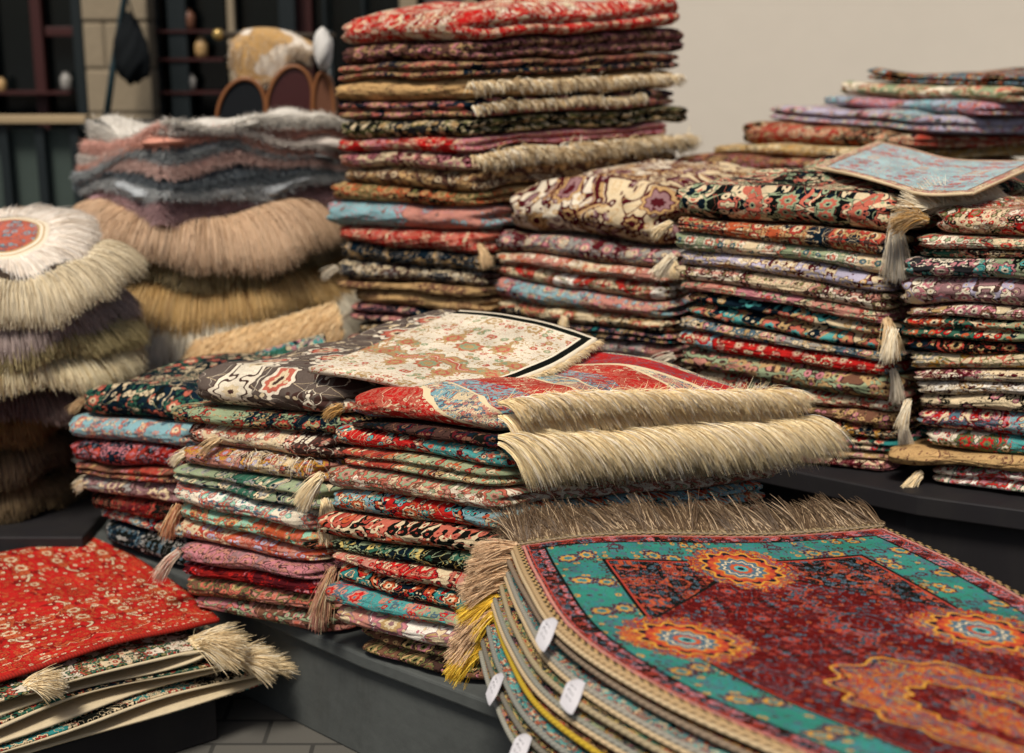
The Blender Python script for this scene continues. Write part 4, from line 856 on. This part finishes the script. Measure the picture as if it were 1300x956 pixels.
for k, (px, _, py, pw, tl, a, b_, c_, lb, gr) in enumerate(AA):
    Y = 3.80; c = atY(px, py, Y); Rf = pw/FPX*Y; front = Rf*.8
    cz = c[2] if k == 0 else atY(px, py-14, Y-front)[2]
    fringed_disc('fringed_mat', lb, AG, (c[0], Y, cz), .135 if k == 0 else Rf*.70, Rf if k == 0 else Rf*1.12, .035 if k == 0 else .045, math.radians(tl+(8 if k == 0 else 0)), mb if k == 0 else dk, fmx(a, b_, c_), 12000, 300+k, gr*1.5 if k else .42, top_fringe=(k == 0))
# ---- turquoise carpets, front right
def turq_mat(L1):
    m, nt, b = new_mat('silk_carpet', .9, .06); uv = uvx(nt); u, v, _ = sep(nt, uv)
    s = v*(.78/L1); t = u*1.0; a = (s-.39).ab(); p = .39-a; d = p.mn(t); uv2 = vec(nt, s, t)
    fieldc = ornament(nt, uv2, 'deep deep black brick orange slate', 2.0, scale=1.25, leaf=.45, ros=.22, vine=.014, blob=.28, zone=.5, zf=.0)
    tealc = ornament(nt, uv2, 'seag seag slate maroon gold teal', 6.0, scale=1.1, leaf=.85, ros=.55, vine=.008, blob=.31, zone=.5, zf=.0)
    blackc = ornament(nt, uv2, 'black black black brick orange slate', 8.0, scale=1.5, leaf=.8, ros=.4, vine=.02, blob=.38, zone=.5, zf=0.)
    brd = ornament(nt, uv2, 'black maroon black brick rose slate', 4.0, scale=1.35, leaf=.9, ros=.9, vine=.02)
    orang = ornament(nt, uv2, 'orange brick dred gold red slate', 3.0, scale=2.0, leaf=.9, ros=.3, vine=.04)
    # central medallion
    dx, dy = s-.39, t-.80; rc = (dx*dx+dy*dy*.6).sq(); an = dy.at2(dx)
    rm = rc/(1.0+(an*16.0).cos()*.05)+(noise(nt, uv2, 30.0, 2.0)-.5)*.008
    c = mixc(nt, rm.lt(.165), fieldc, orang); c = mixc(nt, rm.near(.165, .0018), c, COL['gold']); c = mixc(nt, rm.near(.157, .0015), c, COL['ink'])
    c = mixc(nt, rm.near(.12, .0015), c, COL['slate']); c = mixc(nt, rm.lt(.09), c, fieldc); c = mixc(nt, rm.near(.09, .0018), c, COL['gold']); c = mixc(nt, rm.lt(.05), c, orang)
    # spandrels: black flowered quarters, then the turquoise band
    q = p*1.0; spd = (p.lt(.30)*t.lt(.40))*((p-.145).mn(t-.145)).gt(0.0)*((p-.145)+(t-.145)).lt(.26)
    c = mixc(nt, ((p-.145).mn(t-.145).gt(-.2))*(((p-.145)+(t-.145)).near(.26, .006))*p.gt(.145)*t.gt(.145), c, COL['black'])
    c = mixc(nt, spd, c, blackc)
    edge = d.lt(.145); c = mixc(nt, edge, c, tealc); c = mixc(nt, d.near(.147, .003), c, COL['black'])
    c = mixc(nt, d.near(.152, .0018), c, COL['brick'])
    # three orange rosettes on the inner edge of the band
    for (cx, cy, R_) in ((.39, .175, .085), (.17, .48, .085), (.61, .48, .085)):
        dx, dy = s-cx, t-cy; r = (dx*dx+dy*dy).sq(); an = dy.at2(dx); rp = r/(1.0+(an*12.0).cos()*.09)
        halo = (r + noise(nt, uv2, 60.0, 2.0)*.06); c = mixc(nt, halo.lt(R_*1.1+.026), c, orang)
        for f, cc in ((.78, 'gold'), (.72, 'brick'), (.60, 'orange'), (.50, 'gold'), (.46, 'slate'), (.36, 'cream'), (.32, 'slate'), (.22, 'orange'), (.14, 'turq'), (.07, 'ink')): c = mixc(nt, rp.lt(R_*f), c, COL[cc])
        pet = ((an*12.0).cos()).gt(.1)*rp.near(R_*.66, R_*.05); c = mixc(nt, pet, c, COL['ink'])
    # outer borders
    c = mixc(nt, d.lt(.062), c, brd); c = mixc(nt, d.near(.062, .0022), c, COL['black']); c = mixc(nt, d.near(.022, .003), c, COL['pink']); c = mixc(nt, d.near(.030, .0015), c, COL['brick'])
    chk = ((s*330.0).sin()*(t*330.0).sin()).gt(0.0); c = mixc(nt, d.lt(.015), c, mixc(nt, chk, COL['black'], COL['tan']))
    nt.links.new(c.s, b.inputs['Base Color']); weave_bump(nt, b, uv, .35); return m
rows = [((.007, 2.495), (.72, 2.60)), ((.035, 2.30), (.82, 2.35)), ((.092, 2.10), (.91, 2.1)), ((.223, 1.905), (1.0, 1.86)), ((.40, 1.70), (1.12, 1.62)), ((.58, 1.50), (1.25, 1.40))]
def carpet_grid(k):
    out = []
    for r_i, (a, c) in enumerate(rows):
        row = []
        for q in np.linspace(0, 1, 7):
            x = a[0]+(c[0]-a[0])*q; y = a[1]+(c[1]-a[1])*q
            sh = (1-q); x -= .0085*k*sh+.004*math.sin(k*2.1+r_i*.9)*sh; y -= .004*k+.003*math.sin(k*1.7+r_i)
            z = .660-.0232*k + .006*math.sin(q*7+r_i*1.3)*(k < 2) - (.006+.002*k)*(1-min(q*6, 1)) *(.4+.6*min(r_i/3, 1)) - .008*max(0, q-.75)*4*.4 + .004*math.sin(r_i*1.7+q*5)*(k < 3)
            if r_i == 0: z -= .004
            row.append((x, y, z))
        out.append(row)
    return out
edgecol = ['b89a70', '8c7a66', '9a9486', 'a89878', '8f8d80', 'c0a030', '8a8a80', '7a7568', '9c9a8c']
names_ = ['beige', 'dull brown', 'grey beige', 'sand', 'stone grey', 'yellow', 'pale grey', 'dark grey', 'light grey']
CG = 'large carpets laid flat in the front right pile'
YF = fibre_mat(lin('e8b828'), lin('f8d850'), lin('c89820'), rough=.45, name='yellow_yarn'); TF = fibre_mat(lin('dcb48a'), lin('ecccA4'), lin('a88460'), rough=.4, name='tan_silk_yarn')
DFR = fibre_mat(lin('54402e'), lin('806a50'), lin('c8ae8c'), rough=.3, name='brown_silk_fringe')
def cord_mat(h):
    m, nt, b = new_mat('bound_cord', .8, .2); tcx = X(nt, nt.nodes.new('ShaderNodeTexCoord').outputs['Object']); x, y, z = sep(nt, tcx)
    w = ((y*900.0+x*500.0).sin()*.5+.5); c = lin(h); lo = tuple(v*.45 for v in c[:3])+(1,)
    nt.links.new(mixc(nt, w*.8, c, lo).s, b.inputs['Base Color']); return m
mt = None
for k in range(9):
    g_ = carpet_grid(k); L1 = float(np.hypot(.713, .105))
    mat = turq_mat(L1) if k == 0 else rug_mat(['ink sage ink gold sage rose', 'black cocoa black brick gold tan', 'teal turq ink cream slate orange', 'green ink ink lemon brick tan'][k % 4], scale=1.6)
    t = root('carpet', (float(g_[0][3][0]), 2.0, float(g_[0][0][2])-.02)); me, G, N = sheet('carpet_body', g_, mat, .008); sub(t, 'carpet_body', me)
    mbx = MB(); mbx.tube([G[i, 0]+np.array([-.002, 0, 0]) for i in range(40)], .0052, 8); mbx.build('side_binding', cord_mat(edgecol[k]), smooth=True, parent=t)
    if k in (0, 2, 4): mbx = MB(); mbx.tube([G[i, 0]+np.array([-.007, -.002, -.006]) for i in range(40)], .0042, 8); mbx.build('side_binding', cord_mat('c8b08a'), smooth=True, parent=t)
    mbx = MB(); mbx.tube([G[0, j]+np.array([0, .002, .001]) for j in range(40)], .0050, 8); mbx.build('end_binding', cord_mat('8a7860'), smooth=True, parent=t)
    if k == 0:
        mbx = MB(); mbx.tube([G[0, j]+np.array([0, .011, .003]) for j in range(40)], .0042, 8); mbx.build('end_binding', cord_mat('a08c68'), smooth=True, parent=t)
    rs_ = np.random.RandomState(400+k)
    if k < 3:
        n = 9000 if k == 0 else 4000; u = np.sort(rs_.uniform(0, 1, n)); jx = u*39; j0 = np.clip(jx.astype(int), 0, 38); f = (jx-j0)[:, None]; P0 = G[0, j0]*(1-f)+G[0, j0+1]*f+np.array([0, .01, .002])+rs_.normal(0, .003, (n, 3))
        D0 = np.stack([-.45+.22*np.sin(u*17)+.1*np.sin(u*41), .85*np.ones(n), (.62-.18*k)*(1-.35*u)+.08*np.sin(u*23)], -1)
        sub(t, 'end_fringe', strands('end_fringe', P0, D0, .088-.01*k, .0008, DFR, 410+k, .40, 6, .20, 12, .14, .4))
    n = 620; P0 = np.array(G[0, 0])+rs_.normal(0, .0035, (n, 3)); yel = k in (4, 8); m2 = YF if yel else TF
    D0 = np.array([-.92, -.12-.03*k, .12 if k < 4 else -.25]) if k < 7 else np.array([-.8, -.35, -.35])
    sub(t, 'corner_tassel', strands('corner_tassel', P0, np.tile(D0, (n, 1)), .074, .0009, m2, 420+k, .35, 6, .16, 6, .06, .5))
    if k in (5, 7): sub(t, 'corner_tassel', strands('corner_tassel', P0+np.array([-.004, -.006, -.004]), np.tile(D0+np.array([0, -.1, -.3]), (n, 1)), .055, .0009, YF, 430+k, .35, 6, .16, 6, .06, .5))
    mbx = MB(); q = G[0, 0]; mbx.tube([q+np.array([-.014, 0, .001]), q+np.array([-.006, 0, .001]), q+np.array([.004, 0, 0])], [.005, .0066, .0055], 10); mbx.build('tassel_knot', cord_mat('c8a850'), smooth=True, parent=t)
    if k in (0, 2, 6, 7):           # sewn in paper labels with print
        i0 = {0: 14, 2: 18, 6: 9, 7: 15}[k]; q = G[i0, 0]; lx, ly = {0: (.0, -.035), 2: (.01, -.03), 6: (-.012, -.034), 7: (.0, -.03)}[k]
        pm, nt, b = new_mat('label_paper', .6, .3); uvq = uvx(nt); x, y, _ = sep(nt, uvq)
        lines = ((x*760.0).sin()).gt(.0)*noise(nt, vec(nt, x*3.0, y), 260.0, 1.0).gt(.55)*x.gt(.012)*x.lt(.036)*y.gt(.010)*y.lt(.03); nt.links.new(mixc(nt, lines, lin('bdbabc'), lin('2a2a30')).s, b.inputs['Base Color'])
        Tn = G[i0+2, 0]-G[i0, 0]; Tn /= np.linalg.norm(Tn); outd = np.array([-.62, -.55, -.50])
        gp = [[q+np.array([-.004, -.002, .0])+outd*(.042*k_/2)+Tn*(.034*w_-.017+.004*k_)+np.array([0, 0, .010*math.sin(k_*1.7+w_*2)]) for w_ in (0, .33, .66, 1)] for k_ in (0, 1, 2)]
        me, _, _ = sheet('sewn_label', gp, pm, .0006); sub(t, 'sewn_label', me)
    lab = 'turquoise bordered dark red carpet spread on top of the front right pile' if k == 0 else ('%s edged carpet, %s down in the pile under the turquoise bordered carpet' % (names_[k], ORD[k]))
    tag(t, lab, 'carpet', CG)
# ---- bottom left: red carpet over folded, cream backed rugs
e1 = np.array([.80, .60]); e2 = np.array([-.62, .78])        # along the fold faces, away from the camera
O = atZ(0, 862, .27)[:2]-e1*.16
def P3(s, d, z): q = O+e1*s+e2*(d+.014*math.sin(s*7.0+z*60)*(d < .1)); return (float(q[0]), float(q[1]), z+.006*math.sin(s*11.0+z*25)*(z < .24))
rg = []
for d in (-.0, .12, .3, .5, .75):
    rg.append([P3(s, d+.02*math.sin(s*9), .262+.022*math.exp(-((s-.45)/.22)**2)*(1-d)-.012*max(0, s-.55)) for s in (-.3, 0, .2, .4, .55, .66+.10*min(d, .2))])
t = root('red_carpet', P3(.3, .3, .26)); me, G, N = sheet('carpet_body', rg, rug_mat('red red dred orange cream orange', scale=.95, leaf=.85, ros=.5, vine=.008, blob=.36, zone=.5, zf=.16), .010); sub(t, 'carpet_body', me)
mbx = MB(); mbx.tube([G[0, j] for j in range(40)], .006, 8); mbx.build('side_binding', cord_mat('a02418'), smooth=True, parent=t)
tag(t, 'bright red floral carpet lying on top of the bottom left pile', 'carpet')
backm = plain('cream_backing', 'c4b494', .95, .05, .25, 40, bump=.004)
def folded_sheet(nm, label, prof, d0, d1, th, top_pal, fr=None, group=None):
    """profile in (s,z) seen edge-on, extruded away from the camera; woven face outside, cream back inside"""
    p_ = np.array(prof, float); n = 60; k = len(p_); tt = np.linspace(0, k-1, n); i = np.clip(tt.astype(int), 0, k-2); f = (tt-i)[:, None]; g_ = lambda j: p_[np.clip(j, 0, k-1)]
    C_ = .5*((2*g_(i))+(-g_(i-1)+g_(i+1))*f+(2*g_(i-1)-5*g_(i)+4*g_(i+1)-g_(i+2))*f*f+(-g_(i-1)+3*g_(i)-3*g_(i+1)+g_(i+2))*f**3)
    T_ = np.gradient(C_, axis=0); T_ /= np.linalg.norm(T_, axis=1, keepdims=True); Nn = np.stack([-T_[:, 1], T_[:, 0]], 1)
    t = root(nm, P3(float(p_[:, 0].mean()), (d0+d1)/2, float(p_[:, 1].min())))
    def layer(nm2, o0, o1, mat, dd0):
        rows_ = [dd0+(d1-dd0)*q for q in (0, .02, .1, .3, .6, 1)]; V = []
        for d in rows_:
            for off in (o0, o1):
                for (s_, z_), nn_ in zip(C_, Nn): V.append(P3(s_+nn_[0]*off, d+.006*math.sin(s_*14+z_*40), max(z_+nn_[1]*off, .002)))
        R_ = 2*n; F = []
        for r in range(len(rows_)-1):
            for j in range(n-1):
                F.append([r*R_+j, r*R_+j+1, (r+1)*R_+j+1, (r+1)*R_+j]); F.append([r*R_+n+j, (r+1)*R_+n+j, (r+1)*R_+n+j+1, r*R_+n+j+1])
            for j in (0, n-1): F.append([r*R_+j, (r+1)*R_+j, (r+1)*R_+n+j, r*R_+n+j])
        for r in (0, len(rows_)-1):
            for j in range(n-1): F.append([r*R_+j, r*R_+n+j, r*R_+n+j+1, r*R_+j+1])
        su = np.cumsum(np.hypot(*np.diff(C_, axis=0, prepend=C_[:1]).T)); UV = np.concatenate([np.stack([su, np.full(n, d)], 1) for d in rows_ for _ in (0, 1)])
        sub(t, nm2, mesh_np(nm2, np.array(V), np.array(F), mat, UV))
    layer('pile_face', th*.1, th*.5, rug_mat(top_pal, scale=1.1), d0+.004); layer('backing', -th*.5, th*.1-.0003, backm, d0)
    if fr: fr(t)
    tag(t, label, 'rug', group or 'cream backed folded rugs in the bottom left pile'); return t
def fr_at(s, z, d, dirn, n, ln, mat=CREAMF, w=.05, seed=1):
    def f(t):
        rs = np.random.RandomState(seed); P0 = np.array([P3(s, d+q, z) for q in rs.uniform(0, w, n)])+rs.normal(0, .003, (n, 3)); sub(t, 'fringe', strands('fringe', P0, np.tile(dirn, (n, 1)), ln, .0011, mat, seed, .35, 5, .22, 9, .15))
    return f
zz0 = .250
folded_sheet('folded_rug', 'cream backed rug with floral strip folded over directly under the red carpet', [(-.3, .222), (.0, .232), (.3, .250), (.52, .246), (.60, .232), (.52, .222), (.2, .208), (-.3, .196)], -.05, .55, .008, 'cream ivory black brick green olive',
  lambda t: (fr_at(.58, .246, -.06, (.85, -.25, .30), 1800, .11, w=.05, seed=5)(t), fr_at(.20, .262, -.05, (.75, -.1, .35), 900, .07, w=.03, seed=6)(t)))
folded_sheet('folded_rug', 'second cream backed folded rug below the red carpet, with long cream fringe', [(-.3, .186), (.0, .190), (.3, .205), (.55, .208), (.66, .190), (.56, .178), (.2, .168), (-.3, .160)], -.065, .5, .008, 'ink green black tan brick cream',
  lambda t: fr_at(.66, .200, -.075, (.75, -.1, .1), 1400, .09, w=.08, seed=7)(t))
folded_sheet('folded_rug', 'third cream backed folded rug in the bottom left pile', [(-.3, .150), (.1, .152), (.45, .160), (.70, .150), (.76, .138), (.66, .128), (.2, .124), (-.3, .122)], -.08, .5, .008, 'black teal black cream brick cream', lambda t: fr_at(.74, .150, -.08, (.7, .1, .2), 420, .07, w=.12, seed=8)(t))
pb = root('crate', P3(.3, .2, 0)); m = MB(); m.prism([P3(-.3, -.03, 0)[:2], P3(.62, -.03, 0)[:2], P3(.62, .45, 0)[:2], P3(-.3, .45, 0)[:2]], .0, .105); m.build('crate_box', M_table, parent=pb, bevel=.005)
tag(pb, 'low dark crate under the bottom left rug pile', 'crate')
for o in bpy.data.objects:
    if '_o' in o: del o['_o']
